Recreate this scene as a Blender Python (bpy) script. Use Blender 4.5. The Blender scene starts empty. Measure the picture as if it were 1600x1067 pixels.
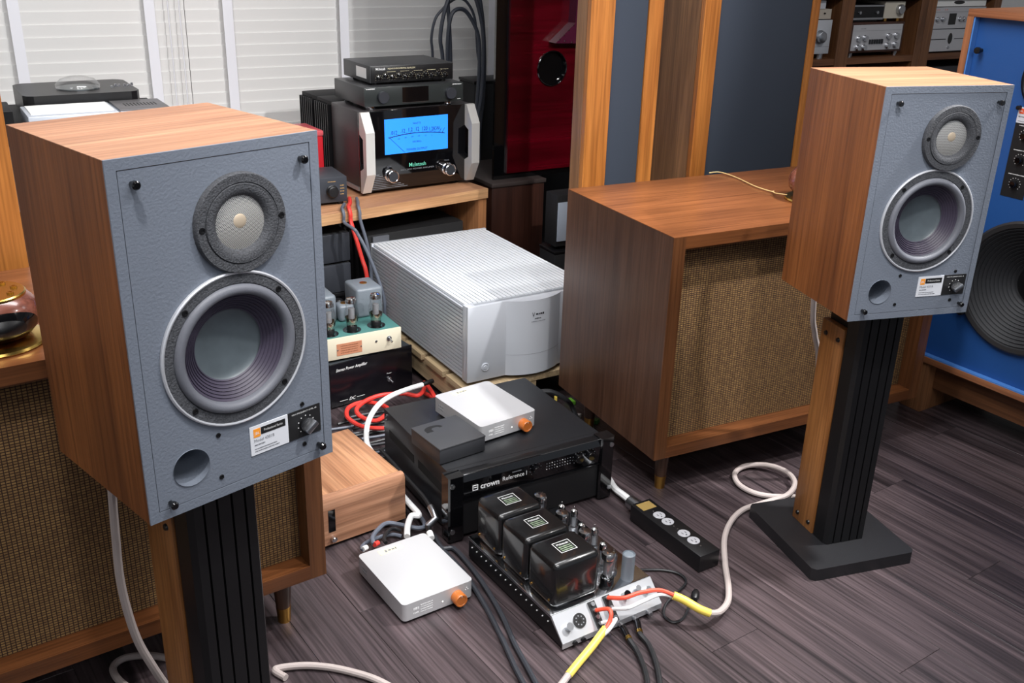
import bpy, bmesh, math, random
from mathutils import Vector, Matrix
random.seed(7)
S = bpy.context.scene
COL = S.collection
pi = math.pi

# ------------------------------------------------------------------ camera
FPX, PITCH, ROLL, YAW, CAMZ = 1556.4, .3949, .0286, .52, 1.40
def cam_axes():
    cp, sp = math.cos(PITCH), math.sin(PITCH)
    fwd, right, up = Vector((0, cp, -sp)), Vector((1, 0, 0)), Vector((0, sp, cp))
    c, s = math.cos(ROLL), math.sin(ROLL)
    r2, u2 = c*right + s*up, -s*right + c*up
    Q = Matrix.Rotation(-YAW, 3, 'Z')
    return Q @ r2, Q @ u2, Q @ fwd
AX, AY, AF = cam_axes()
cd = bpy.data.cameras.new('camera'); cam = bpy.data.objects.new('camera', cd); COL.objects.link(cam)
m = Matrix((AX, AY, -AF)).transposed().to_4x4(); m.translation = (0, 0, CAMZ); cam.matrix_world = m
cd.sensor_width = 36; cd.lens = 36*FPX/1600; cd.clip_start = .05
S.camera = cam

# ------------------------------------------------------------------ world, lamps, exposure
wd = bpy.data.worlds.new('world'); S.world = wd; wd.use_nodes = True
wd.node_tree.nodes['Background'].inputs[0].default_value = (.80, .88, 1, 1)
wd.node_tree.nodes['Background'].inputs[1].default_value = .30
def spot(loc, tgt, power, ang=100, blend=.6, r=.05, colr=(1, .985, .97)):
    l = bpy.data.lights.new('ceiling_spot', 'SPOT'); l.energy = power; l.spot_size = math.radians(ang)
    l.spot_blend = blend; l.shadow_soft_size = r; l.color = colr
    o = bpy.data.objects.new('ceiling_spot', l); COL.objects.link(o); o.location = loc
    o.rotation_euler = (Vector(tgt) - Vector(loc)).to_track_quat('-Z', 'Y').to_euler()
def panel(loc, sx, sy, power, colr=(.97, .98, 1)):
    l = bpy.data.lights.new('ceiling_panel', 'AREA'); l.shape = 'RECTANGLE'; l.size = sx; l.size_y = sy
    l.energy = power; l.color = colr
    o = bpy.data.objects.new('ceiling_panel', l); COL.objects.link(o); o.location = loc
spot((.05, .70, 2.5), (.25, 1.5, .5), 85, 92, .5)
spot((2.55, 1.05, 2.5), (1.75, 1.5, 1.0), 360, 44, .8)
spot((2.75, .6, 2.5), (1.75, 1.9, .3), 45, 90, .6)
spot((2.05, .25, 2.5), (1.15, 3.6, .75), 270, 44, .5, r=.025)
spot((1.05, .55, 2.5), (1.0, 2.2, .1), 95, 66, .6)
spot((3.3, 1.9, 2.5), (4.3, 3.8, .8), 60, 80, .6)
spot((.15, 1.9, 2.5), (.15, 3.9, .9), 65, 66, .7)
panel((.9, 1.8, 2.58), 2.2, .5, 54)
panel((.7, .1, 2.58), 2.0, .5, 28)
panel((.6, -1.4, 2.58), 2.2, .5, 26)
panel((4.2, 1.8, 2.58), 1.4, .5, 10)
panel((-1.4, 1.5, 2.58), 1.4, .5, 14)
S.view_settings.view_transform = 'Standard'; S.view_settings.look = 'None'
S.view_settings.exposure = 0.0; S.view_settings.gamma = 1; S.view_settings.use_curve_mapping = False

# ------------------------------------------------------------------ pixel -> world (positions only)
def ray(px, py): return AX*((px-800)/FPX) + AY*((533.5-py)/FPX) + AF
CAM0 = Vector((0, 0, CAMZ))
def P(px, py, z):                       # the point of that height
    d = ray(px, py); return CAM0 + d*((z-CAMZ)/d.z)
def PY(px, py, y):                      # the point on the vertical plane y
    d = ray(px, py); return CAM0 + d*(y/d.y)

# ------------------------------------------------------------------ materials
def lin(c):
    o = []
    for v in c:
        v /= 255.; o.append(v/12.92 if v <= .04045 else ((v+.055)/1.055)**2.4)
    return (*o, 1)
MATS = {}
def newmat(name):
    mt = bpy.data.materials.new(name); mt.use_nodes = True
    return mt, mt.node_tree, mt.node_tree.nodes['Principled BSDF']
def mat(name, c, rough=.5, metal=0, bump=0, bscale=300, coat=0, emit=0, spec=None, var=0, vscale=8, trans=0):
    if name in MATS: return MATS[name]
    mt, nt, b = newmat(name); L = nt.links
    b.inputs['Base Color'].default_value = lin(c); b.inputs['Roughness'].default_value = rough
    b.inputs['Metallic'].default_value = metal; b.inputs['Coat Weight'].default_value = coat
    b.inputs['Coat Roughness'].default_value = .05
    if spec is not None: b.inputs['Specular IOR Level'].default_value = spec
    if trans: b.inputs['Transmission Weight'].default_value = trans
    if emit:
        b.inputs['Emission Color'].default_value = lin(c); b.inputs['Emission Strength'].default_value = emit
    tc = nt.nodes.new('ShaderNodeTexCoord')
    if bump:
        n = nt.nodes.new('ShaderNodeTexNoise'); n.inputs['Scale'].default_value = bscale; n.inputs['Detail'].default_value = 3
        L.new(tc.outputs['Object'], n.inputs['Vector'])
        bp = nt.nodes.new('ShaderNodeBump'); bp.inputs['Strength'].default_value = bump; bp.inputs['Distance'].default_value = .002
        L.new(n.outputs['Fac'], bp.inputs['Height']); L.new(bp.outputs['Normal'], b.inputs['Normal'])
    if var:
        n = nt.nodes.new('ShaderNodeTexNoise'); n.inputs['Scale'].default_value = vscale; n.inputs['Detail'].default_value = 5
        L.new(tc.outputs['Object'], n.inputs['Vector'])
        mx = nt.nodes.new('ShaderNodeMix'); mx.data_type = 'RGBA'
        mx.inputs['A'].default_value = lin(c); mx.inputs['B'].default_value = lin([max(0, v*(1-var)) for v in c])
        L.new(n.outputs['Fac'], mx.inputs['Factor']); L.new(mx.outputs['Result'], b.inputs['Base Color'])
    MATS[name] = mt; return mt
def wood(name, dark, light, axis='x', rough=.4, across=13, along=1.3, coat=0, rnd=False, streak=.35):
    if name in MATS: return MATS[name]
    mt, nt, b = newmat(name); L = nt.links; N = nt.nodes
    tc = N.new('ShaderNodeTexCoord'); mp = N.new('ShaderNodeMapping')
    i = 'xyz'.index(axis)
    sc = [across]*3; sc[i] = along; mp.inputs['Scale'].default_value = sc
    L.new(tc.outputs['Object'], mp.inputs['Vector'])
    if rnd:
        oi = N.new('ShaderNodeObjectInfo'); cmb = N.new('ShaderNodeCombineXYZ'); mu = N.new('ShaderNodeMath'); mu.operation = 'MULTIPLY'
        mu.inputs[1].default_value = 40; L.new(oi.outputs['Random'], mu.inputs[0])
        for k in range(3): L.new(mu.outputs[0], cmb.inputs[k])
        L.new(cmb.outputs[0], mp.inputs['Location'])
    n1 = N.new('ShaderNodeTexNoise'); n1.inputs['Scale'].default_value = 1; n1.inputs['Detail'].default_value = 6; n1.inputs['Distortion'].default_value = .9
    L.new(mp.outputs[0], n1.inputs['Vector'])
    rp = N.new('ShaderNodeValToRGB'); rp.color_ramp.elements[0].position = .30; rp.color_ramp.elements[1].position = .68
    rp.color_ramp.elements[0].color = lin(dark); rp.color_ramp.elements[1].color = lin(light)
    L.new(n1.outputs['Fac'], rp.inputs[0])
    mp2 = N.new('ShaderNodeMapping'); sc2 = [170]*3; sc2[i] = 4; mp2.inputs['Scale'].default_value = sc2
    L.new(tc.outputs['Object'], mp2.inputs['Vector'])
    n2 = N.new('ShaderNodeTexNoise'); n2.inputs['Scale'].default_value = 1; n2.inputs['Detail'].default_value = 2
    L.new(mp2.outputs[0], n2.inputs['Vector'])
    r2 = N.new('ShaderNodeValToRGB'); r2.color_ramp.elements[0].position = .32; r2.color_ramp.elements[1].position = .62
    v = 1-streak; r2.color_ramp.elements[0].color = (v, v*.97, v*.95, 1); r2.color_ramp.elements[1].color = (1, 1, 1, 1)
    L.new(n2.outputs['Fac'], r2.inputs[0])
    mx = N.new('ShaderNodeMix'); mx.data_type = 'RGBA'; mx.blend_type = 'MULTIPLY'; mx.inputs['Factor'].default_value = 1
    L.new(rp.outputs[0], mx.inputs['A']); L.new(r2.outputs[0], mx.inputs['B'])
    L.new(mx.outputs['Result'], b.inputs['Base Color'])
    b.inputs['Roughness'].default_value = rough; b.inputs['Coat Weight'].default_value = coat; b.inputs['Coat Roughness'].default_value = .08
    bp = N.new('ShaderNodeBump'); bp.inputs['Strength'].default_value = .12; bp.inputs['Distance'].default_value = .001
    L.new(n2.outputs['Fac'], bp.inputs['Height']); L.new(bp.outputs['Normal'], b.inputs['Normal'])
    MATS[name] = mt; return mt
def weave(name, back, c1, c2, bw, bh, axes='xz', mortar=.0012, rough=.8):
    if name in MATS: return MATS[name]
    mt, nt, b = newmat(name); L = nt.links; N = nt.nodes
    tc = N.new('ShaderNodeTexCoord'); sp = N.new('ShaderNodeSeparateXYZ'); cb = N.new('ShaderNodeCombineXYZ')
    L.new(tc.outputs['Object'], sp.inputs[0]); L.new(sp.outputs['XYZ'.index(axes[0].upper())], cb.inputs[0]); L.new(sp.outputs['XYZ'.index(axes[1].upper())], cb.inputs[1])
    br = N.new('ShaderNodeTexBrick'); br.inputs['Scale'].default_value = 1; br.inputs['Brick Width'].default_value = bw; br.inputs['Row Height'].default_value = bh
    br.offset = 0; br.inputs['Mortar Size'].default_value = mortar; br.inputs['Mortar Smooth'].default_value = .6
    br.inputs['Color1'].default_value = lin(c1); br.inputs['Color2'].default_value = lin(c2); br.inputs['Mortar'].default_value = lin(back)
    L.new(cb.outputs[0], br.inputs['Vector']); L.new(br.outputs['Color'], b.inputs['Base Color'])
    b.inputs['Roughness'].default_value = rough; b.inputs['Specular IOR Level'].default_value = .2
    bp = N.new('ShaderNodeBump'); bp.inputs['Strength'].default_value = .5; bp.inputs['Distance'].default_value = .001; bp.invert = True
    L.new(br.outputs['Fac'], bp.inputs['Height']); L.new(bp.outputs['Normal'], b.inputs['Normal'])
    MATS[name] = mt; return mt
def glassy(name, tint=(1, 1, 1, 1), gl=.12):
    if name in MATS: return MATS[name]
    mt, nt, b = newmat(name); nt.nodes.remove(b); N = nt.nodes
    t = N.new('ShaderNodeBsdfTransparent'); t.inputs[0].default_value = tint
    gnode = N.new('ShaderNodeBsdfGlossy'); gnode.inputs['Roughness'].default_value = .03
    fr = N.new('ShaderNodeLayerWeight'); fr.inputs['Blend'].default_value = .35
    ad = N.new('ShaderNodeMath'); ad.operation = 'ADD'; ad.inputs[1].default_value = gl; ad.use_clamp = True
    nt.links.new(fr.outputs['Facing'], ad.inputs[0])
    mu = N.new('ShaderNodeMath'); mu.operation = 'MULTIPLY'; mu.inputs[1].default_value = .55; nt.links.new(ad.outputs[0], mu.inputs[0])
    mx = N.new('ShaderNodeMixShader'); nt.links.new(mu.outputs[0], mx.inputs[0]); nt.links.new(t.outputs[0], mx.inputs[1]); nt.links.new(gnode.outputs[0], mx.inputs[2])
    nt.links.new(mx.outputs[0], N['Material Output'].inputs[0])
    MATS[name] = mt; return mt
# monitor walnut by grain; lit top and shaded sides put into the colour
WALX = wood('walnut_x_lit', (140, 96, 70), (186, 138, 106), 'x', .38)
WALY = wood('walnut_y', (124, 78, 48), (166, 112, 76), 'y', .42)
WALZ = wood('walnut_z_shaded', (98, 54, 26), (138, 82, 42), 'z', .40)
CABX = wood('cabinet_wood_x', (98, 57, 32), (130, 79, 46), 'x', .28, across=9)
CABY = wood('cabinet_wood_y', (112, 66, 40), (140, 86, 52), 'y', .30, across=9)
CABZ = wood('cabinet_wood_z_shaded', (68, 45, 34), (90, 62, 47), 'z', .32, across=9)  # side wood darkened: the shade on the cabinet sides put into the colour
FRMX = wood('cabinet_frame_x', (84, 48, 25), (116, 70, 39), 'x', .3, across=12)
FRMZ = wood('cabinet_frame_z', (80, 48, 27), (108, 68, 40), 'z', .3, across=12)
OAKX = wood('honey_wood_x', (184, 120, 66), (210, 150, 92), 'x', .4)
OAKZ = wood('honey_wood_z', (152, 90, 38), (184, 118, 56), 'z', .38)
BARKZ = wood('tower_side_wood', (112, 78, 50), (158, 114, 76), 'z', .45)
RACKX = wood('rack_wood_x', (92, 58, 36), (128, 84, 54), 'x', .45)
RACKZ = wood('rack_wood_z', (96, 62, 38), (136, 92, 60), 'z', .45)
PALE = wood('pale_board', (160, 138, 104), (194, 172, 138), 'y', .6)
NUTX = wood('walnut_box_x', (122, 78, 56), (186, 138, 108), 'x', .4, across=22)
NUTY = wood('walnut_box_y', (136, 88, 60), (200, 150, 112), 'y', .4, across=18)
REDW = wood('red_lacquer', (56, 0, 8), (90, 2, 18), 'x', .18, across=9, coat=1)
DARKW = wood('dark_plinth_wood', (44, 24, 18), (60, 34, 26), 'z', .35)
FLOORW = wood('floor_plank', (36, 30, 33), (92, 79, 82), 'y', .36, across=26, along=.9, rnd=True, streak=.55)
GREYP = mat('grey_textured_paint', (114, 121, 133), .55, bump=.35, bscale=260)
BLACK = mat('black_satin', (16, 16, 18), .38)
BLACKG = mat('black_gloss', (8, 8, 10), .08, coat=.6)
BLACKM = mat('black_matte', (22, 22, 24), .7)
POWDER = mat('black_powder_coat', (26, 26, 29), .42, bump=.2, bscale=600)
DGREY = mat('dark_grey_metal', (58, 59, 63), .42, metal=.3)
CHROME = mat('chrome', (214, 216, 220), .12, metal=1)
STEEL = mat('brushed_steel', (186, 188, 192), .3, metal=1)
SILVER = mat('silver_anodised', (200, 204, 211), .36, metal=.3)
SILVT = mat('silver_top', (214, 217, 221), .45, metal=.1)
GOLD = mat('gold', (214, 178, 96), .25, metal=1)
BRASS = mat('brass', (196, 150, 78), .32, metal=1)
WHITE = mat('white_plastic', (232, 232, 230), .45)
PAPER = mat('paper', (244, 244, 242), .7)
CREAM = mat('cream_panel', (204, 197, 176), .4)
TGREEN = mat('teal_enamel', (66, 112, 108), .4)
TGREY = mat('grey_hammered', (112, 120, 128), .4, bump=.3, bscale=220)
LABELW = mat('label_silver_white', (222, 224, 230), .35)
ORANGE = mat('orange_print', (250, 158, 50), .5)
INK = mat('black_ink', (20, 20, 22), .6)
INKG = mat('grey_ink', (120, 122, 128), .6)
INKW = mat('white_ink', (235, 235, 235), .6)
FOAM = mat('speckled_foam', (98, 100, 106), .8, bump=.8, bscale=420, var=.85, vscale=420)
RUBBER = mat('surround_rubber', (106, 108, 116), .5, bump=.15, bscale=500)
CONE = mat('purple_grey_cone', (62, 56, 72), .5)
DCAP = mat('dust_cap', (96, 106, 112), .42, var=.25, vscale=40)
NAVY = mat('navy_cloth', (46, 53, 65), .9, bump=.3, bscale=900)
BLUE = mat('blue_paint', (36, 84, 150), .45, bump=.12, bscale=260)
LBLUE = mat('blue_edge_lit', (84, 140, 214), .4)  # baffle blue made lighter: light caught on the inner edge put into the colour
AMBER = mat('amber_knob', (188, 104, 44), .3, coat=.4)
REDC = mat('red_cable', (214, 58, 50), .45)
WHITEC = mat('white_cable', (228, 228, 228), .5)
GREYC = mat('grey_cable', (92, 98, 110), .45)
BLKC = mat('black_cable', (26, 27, 30), .45)
BEIGEC = mat('greige_cable', (176, 164, 160), .45)
YELC = mat('yellow_sleeve', (238, 208, 92), .4)
GREEN = mat('green_tag', (120, 190, 60), .5)
GRILLE = weave('grille_cloth', (50, 35, 29), (136, 106, 67), (110, 83, 53), .0082, .0054, mortar=.0012)
GLASS = glassy('tube_glass')
TAPEM = mat('blind_tape', (226, 226, 232), .8)
SLAT = mat('blind_slat', (222, 221, 219), .5)
WALLM = mat('wall_paint', (226, 226, 226), .8)
CEILM = mat('ceiling_paint', (236, 236, 236), .8)
METER = mat('meter_blue', (38, 126, 240), .4, emit=.75)
RUSTR = mat('copper_plate', (176, 120, 92), .45)
BEIGE = mat('beige_metal', (190, 182, 168), .45)
LCD = mat('display_black', (10, 9, 10), .1, coat=.5)
CRIMS = mat('red_lid', (176, 30, 40), .35)

def mesh_screen():
    mt, nt, b = newmat('wire_mesh'); L = nt.links; N = nt.nodes
    tc = N.new('ShaderNodeTexCoord'); sp = N.new('ShaderNodeSeparateXYZ'); cb = N.new('ShaderNodeCombineXYZ')
    L.new(tc.outputs['Object'], sp.inputs[0]); L.new(sp.outputs[0], cb.inputs[0]); L.new(sp.outputs[2], cb.inputs[1])
    br = N.new('ShaderNodeTexBrick'); br.inputs['Scale'].default_value = 1; br.inputs['Brick Width'].default_value = .0026; br.inputs['Row Height'].default_value = .0017
    br.inputs['Mortar Size'].default_value = .00042; br.inputs['Mortar Smooth'].default_value = .3
    br.inputs['Color1'].default_value = lin((40, 38, 38)); br.inputs['Color2'].default_value = lin((48, 45, 43)); br.inputs['Mortar'].default_value = lin((240, 238, 234))
    L.new(cb.outputs[0], br.inputs['Vector']); L.new(br.outputs['Color'], b.inputs['Base Color'])
    b.inputs['Metallic'].default_value = .5; b.inputs['Roughness'].default_value = .35
    return mt
MESH = mesh_screen()

# ------------------------------------------------------------------ mesh builder
OFF = Vector((0, 0, 0))
class MB:
    def __init__(s): s.bm = bmesh.new()
    def _new(s, v0):
        return [v for v in s.bm.verts if v.index == -1 or v not in v0]
    def box(s, x0, y0, z0, x1, y1, z1, bev=0, seg=2):
        vs = [s.bm.verts.new((x, y, z)) for x in (x0, x1) for y in (y0, y1) for z in (z0, z1)]
        fs = [(0, 1, 3, 2), (4, 6, 7, 5), (0, 4, 5, 1), (2, 3, 7, 6), (0, 2, 6, 4), (1, 5, 7, 3)]
        ff = [s.bm.faces.new([vs[i] for i in f]) for f in fs]
        if bev:
            es = list({e for f in ff for e in f.edges})
            bmesh.ops.bevel(s.bm, geom=es, offset=bev, offset_type='OFFSET', segments=seg, profile=.5, affect='EDGES', clamp_overlap=True)
        return s
    def ring(s, pts): return [s.bm.verts.new(p) for p in pts]
    def skin(s, a, b):
        n = len(a)
        for i in range(n): s.bm.faces.new((a[i], a[(i+1) % n], b[(i+1) % n], b[i]))
    def cyl(s, p0, p1, r0, r1=None, n=16, cap=True):
        p0, p1 = Vector(p0), Vector(p1); r1 = r0 if r1 is None else r1
        d = (p1-p0).normalized(); q = d.to_track_quat('Z', 'Y')
        def rg(c, r): return s.ring([c + q @ Vector((r*math.cos(2*pi*k/n), r*math.sin(2*pi*k/n), 0)) for k in range(n)])
        a, b = rg(p0, r0), rg(p1, r1); s.skin(a, b)
        if cap: s.bm.faces.new(a[::-1]); s.bm.faces.new(b)
        return s
    def lathe(s, prof, c, ax='z', n=40, close=False):
        c = Vector(c); prev = None; first = None
        for r, h in prof:
            pts = []
            for k in range(n):
                a = 2*pi*k/n; u, v = r*math.cos(a), r*math.sin(a)
                pts.append(c + (Vector((u, v, h)) if ax == 'z' else Vector((u, -h, v)) if ax == 'f' else Vector((h, u, v))))
            if r < 1e-6:
                vv = s.bm.verts.new(pts[0])
                if prev:
                    for i in range(n): s.bm.faces.new((prev[i], prev[(i+1) % n], vv)) if len(prev) == n else None
                prev = [vv]
            else:
                rg = s.ring(pts)
                if prev:
                    if len(prev) == 1:
                        for i in range(n): s.bm.faces.new((prev[0], rg[(i+1) % n], rg[i]))
                    else: s.skin(prev, rg)
                prev = rg
        return s
    def tube(s, pts, r, n=8, rs=None):
        pts = [Vector(p) for p in pts]; prev = None; up = None
        for i, p in enumerate(pts):
            t = (pts[min(i+1, len(pts)-1)] - pts[max(i-1, 0)]).normalized()
            if up is None: up = t.orthogonal().normalized()
            up = (up - t*up.dot(t)).normalized(); w = t.cross(up); rr = rs[i] if rs else r
            rg = s.ring([p + (up*math.cos(2*pi*k/n) + w*math.sin(2*pi*k/n))*rr for k in range(n)])
            if prev: s.skin(prev, rg)
            else: s.bm.faces.new(rg[::-1])
            prev = rg
        s.bm.faces.new(prev); return s
    def prism(s, poly, ax, a, b):
        def mk(u, v, w): return {'x': (w, u, v), 'y': (u, w, v), 'z': (u, v, w)}[ax]
        A = s.ring([mk(u, v, a) for u, v in poly]); B = s.ring([mk(u, v, b) for u, v in poly])
        s.skin(A, B); s.bm.faces.new(A[::-1]); s.bm.faces.new(B); return s
    def plate(s, outer, holes, y0, y1):
        # flat panel in the x-z plane with circular holes, from y0 (front) to y1
        es = []
        def loop(pts):
            vs = [s.bm.verts.new((x, y0, z)) for x, z in pts]
            for i in range(len(vs)): es.append(s.bm.edges.new((vs[i], vs[(i+1) % len(vs)])))
        loop(outer)
        for (cx, cz, r) in holes: loop([(cx + r*math.cos(2*pi*k/40), cz + r*math.sin(2*pi*k/40)) for k in range(40)])
        g = bmesh.ops.triangle_fill(s.bm, use_beauty=True, use_dissolve=False, edges=es, normal=(0, -1, 0))
        fs = [f for f in g['geom'] if isinstance(f, bmesh.types.BMFace)]
        ex = bmesh.ops.extrude_face_region(s.bm, geom=fs)
        bmesh.ops.translate(s.bm, verts=[v for v in ex['geom'] if isinstance(v, bmesh.types.BMVert)], vec=(0, y1-y0, 0))
        return s
    def build(s, name, material, parent=None, smooth=True, off=None, origin=None):
        o_ = OFF if off is None else Vector(off)
        if parent is None and off is None: o_ = Vector((0, 0, 0))
        if origin is not None: o_ = -Vector(origin)
        for v in s.bm.verts: v.co += o_
        bmesh.ops.recalc_face_normals(s.bm, faces=s.bm.faces)
        me = bpy.data.meshes.new(name); s.bm.to_mesh(me); s.bm.free()
        me.materials.append(material)
        if smooth:
            for p in me.polygons: p.use_smooth = True
            me.set_sharp_from_angle(angle=.6)
        ob = bpy.data.objects.new(name, me); COL.objects.link(ob); ob.parent = parent
        if origin is not None: ob.location = origin
        return ob
def tag(o, label, cat, group=None, kind=None):
    if label: o['label'] = label
    if cat: o['category'] = cat
    if group: o['group'] = group
    if kind: o['kind'] = kind
    return o
def thing(name, label, cat, x, y, z, yaw, w, d, group=None):
    global OFF
    e = bpy.data.objects.new(name, None); COL.objects.link(e); e.empty_display_size = .05
    c, s_ = math.cos(yaw), math.sin(yaw)
    e.location = (x + c*w/2 - s_*d/2, y + s_*w/2 + c*d/2, z); e.rotation_euler = (0, 0, yaw)
    OFF = Vector((-w/2, -d/2, 0)); tag(e, label, cat, group); return e
def bx(parent, name, material, x0, y0, z0, x1, y1, z1, bev=0, seg=2):
    return MB().box(x0, y0, z0, x1, y1, z1, bev, seg).build(name, material, parent)
def copy_tree(o, parent=None):
    c = o.copy(); COL.objects.link(c); c.parent = parent
    for ch in list(o.children): copy_tree(ch, c)
    return c
def text(parent, s_, size, material, x, y, z, face='f', align='CENTER', name='lettering', sx=1, rot=0, shear=0, bold=0):
    cu = bpy.data.curves.new('t', 'FONT'); cu.body = s_; cu.size = size; cu.align_x = align; cu.align_y = 'CENTER'
    cu.resolution_u = 2; cu.shear = shear; cu.offset = size*bold
    ob = bpy.data.objects.new('t', cu); COL.objects.link(ob)
    me = bpy.data.meshes.new_from_object(ob); bpy.data.objects.remove(ob); bpy.data.curves.remove(cu)
    R = Matrix.Rotation(rot, 4, 'Z') @ Matrix.Diagonal((sx, 1, 1, 1))
    if face == 'f': R = Matrix.Rotation(pi/2, 4, 'X') @ R
    if face == 'l': R = Matrix.Rotation(-pi/2, 4, 'Z') @ Matrix.Rotation(pi/2, 4, 'X') @ R
    me.transform(Matrix.Translation(Vector((x, y, z)) + OFF) @ R)
    me.name = name; me.materials.append(material)
    o = bpy.data.objects.new(name, me); COL.objects.link(o); o.parent = parent; return o
def strokes(parent, x, y, z, w, h, material, face='f', name='print_line'):
    # print too small to read in the photograph: a row of plain strokes of its length and height
    rnd = random.Random(int(x*9973 + z*7919 + w*104729)); b = MB(); u = -w/2
    while u < w/2 - h*.3:
        l = min(h*rnd.uniform(.35, .8), w/2-u); q = h*rnd.uniform(.55, 1)
        if face == 'f': b.box(x+u, y-.0002, z-q/2, x+u+l, y+.0001, z+q/2)
        elif face == 't': b.box(x+u, y-q/2, z-.0001, x+u+l, y+q/2, z+.0002)
        else: b.box(x-.0002, y-u-l, z-q/2, x+.0001, y-u, z+q/2)
        u += l + h*rnd.uniform(.15, .4)
    o = b.build(name, material, parent, smooth=False); o['kind'] = 'stuff'; return o
def part_of(child, parent):
    # a plug, sleeve or wire end that belongs to a cable: same place, now a part of it
    for k in ('label', 'category', 'group'):
        if k in child: del child[k]
    child.parent = parent; child.location = Vector(child.location) - Vector(parent.location); return child
def spline(pts, n=8):
    pts = [Vector(p) for p in pts]; out = []
    for i in range(len(pts)-1):
        p0, p1, p2, p3 = pts[max(i-1, 0)], pts[i], pts[i+1], pts[min(i+2, len(pts)-1)]
        for k in range(n):
            t = k/n
            out.append(.5*((2*p1) + (p2-p0)*t + (2*p0-5*p1+4*p2-p3)*t*t + (3*p1-p0-3*p2+p3)*t**3))
    out.append(pts[-1]); return out
def cable(name, pts, r, material, label, cat='cable', group=None, n=8):
    q = spline(pts); o = MB().tube(q, r, n).build(name, material, None, origin=q[0])
    return tag(o, label, cat, group)
def screw(parent, x, z, r=.0042, y=0, name='screw', h=.0012):
    b = MB().lathe([(0, h-.0008), (r*.45, h-.0008), (r*.5, h), (r*.9, h), (r, 0)], (x, y, z), 'f', 14)
    return b.build(name, BLACK, parent)

# ================================================================== THE ROOM
def struct(o): o['kind'] = 'structure'; return o
fl = struct(MB().box(-2.6, -2.6, -.06, 6.6, 4.36, -.004).build('floor', mat('subfloor', (52, 46, 48), .6), smooth=False))
plank_me = {}
FA = .10
for i in range(-8, 34):
    u = -.9 + i*.14
    off = (i*.37) % 1.0
    for j in range(-1, 6):
        v = .2 + (j+off)*1.0
        # plank frame: rotated by FA about the room origin
        cx, cy = u+.07, v+.5
        wx, wy = cx*math.cos(FA)-cy*math.sin(FA), cx*math.sin(FA)+cy*math.cos(FA)
        if not (-1.2 < wx < 3.9 and .35 < wy < 4.2): continue
        if 'p' not in plank_me:
            ob = MB().box(-.0696, -.4996, -.004, .0696, .4996, 0, .0006, 1).build('plank', FLOORW, fl, smooth=False); plank_me['p'] = ob.data
        else:
            ob = bpy.data.objects.new('plank', plank_me['p']); COL.objects.link(ob); ob.parent = fl
        ob.location = (wx, wy, 0); ob.rotation_euler = (0, 0, FA)
struct(MB().box(-2.6, 4.30, -.06, 6.6, 4.36, 2.6).build('wall_back', WALLM, smooth=False))
struct(MB().box(-2.66, -2.6, -.06, -2.6, 4.36, 2.6).build('wall_left', WALLM, smooth=False))
struct(MB().box(6.6, -2.6, -.06, 6.66, 4.36, 2.6).build('wall_right', WALLM, smooth=False))
struct(MB().box(-2.66, -2.6, 2.6, 6.66, 4.36, 2.66).build('ceiling', CEILM, smooth=False))

# ---- venetian blinds: slats (top edge towards the room), tapes, cords
def blind(x0, x1, tapes, cords, label):
    global OFF
    yb = 4.13
    t = bpy.data.objects.new('venetian_blind', None); COL.objects.link(t); t.location = ((x0+x1)/2, yb, .30)
    tag(t, label, 'blind', 'venetian blinds along the back wall'); OFF = Vector((-(x0+x1)/2, -yb, -.30))
    me = None; pitch = .0453; zz = .3638; k = 0
    while zz < 1.78:
        if me is None:
            a = math.radians(6.5); L2 = .0255
            poly = [(-math.sin(a)*L2-.0022, math.cos(a)*L2), (-math.sin(a)*L2+.0022, math.cos(a)*L2), (math.sin(a)*L2+.0022, -math.cos(a)*L2), (math.sin(a)*L2-.0022, -math.cos(a)*L2)]
            ob = MB().prism(poly, 'x', -(x1-x0)/2, (x1-x0)/2).build('slat', SLAT, t, smooth=False, off=(0, 0, 0)); me = ob.data
        else:
            ob = bpy.data.objects.new('slat', me); COL.objects.link(ob); ob.parent = t
        ob.location = (0, 0, zz-.30); zz += pitch
    bx(t, 'bottom_rail', SLAT, x0, yb-.026, .305, x1, yb+.026, .325, .003)
    bx(t, 'head_rail', SLAT, x0, yb-.03, 1.80, x1, yb+.03, 1.85, .003)
    for tx in tapes: bx(t, 'ladder_tape', TAPEM, tx-.019, yb-.031, .31, tx+.019, yb-.029, 1.80)
    for cx in cords: MB().tube([(cx, yb-.034, 1.80), (cx+.002, yb-.036, 1.2), (cx, yb-.034, .40)], .0022, 6).build('pull_cord', TAPEM, t)
blind(-.62, .868, (-.2, .272, .735), (.800, .842), 'white closed venetian blind with two pull cords behind the black disc player')
blind(.8705, 2.36, (1.028, 1.504, 2.2), (), 'white closed venetian blind behind the blue-metered amplifier, half in shadow')
blind(2.37, 3.25, (2.6, 3.1), (), 'white closed venetian blind behind the red lacquered loudspeaker')

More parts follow.
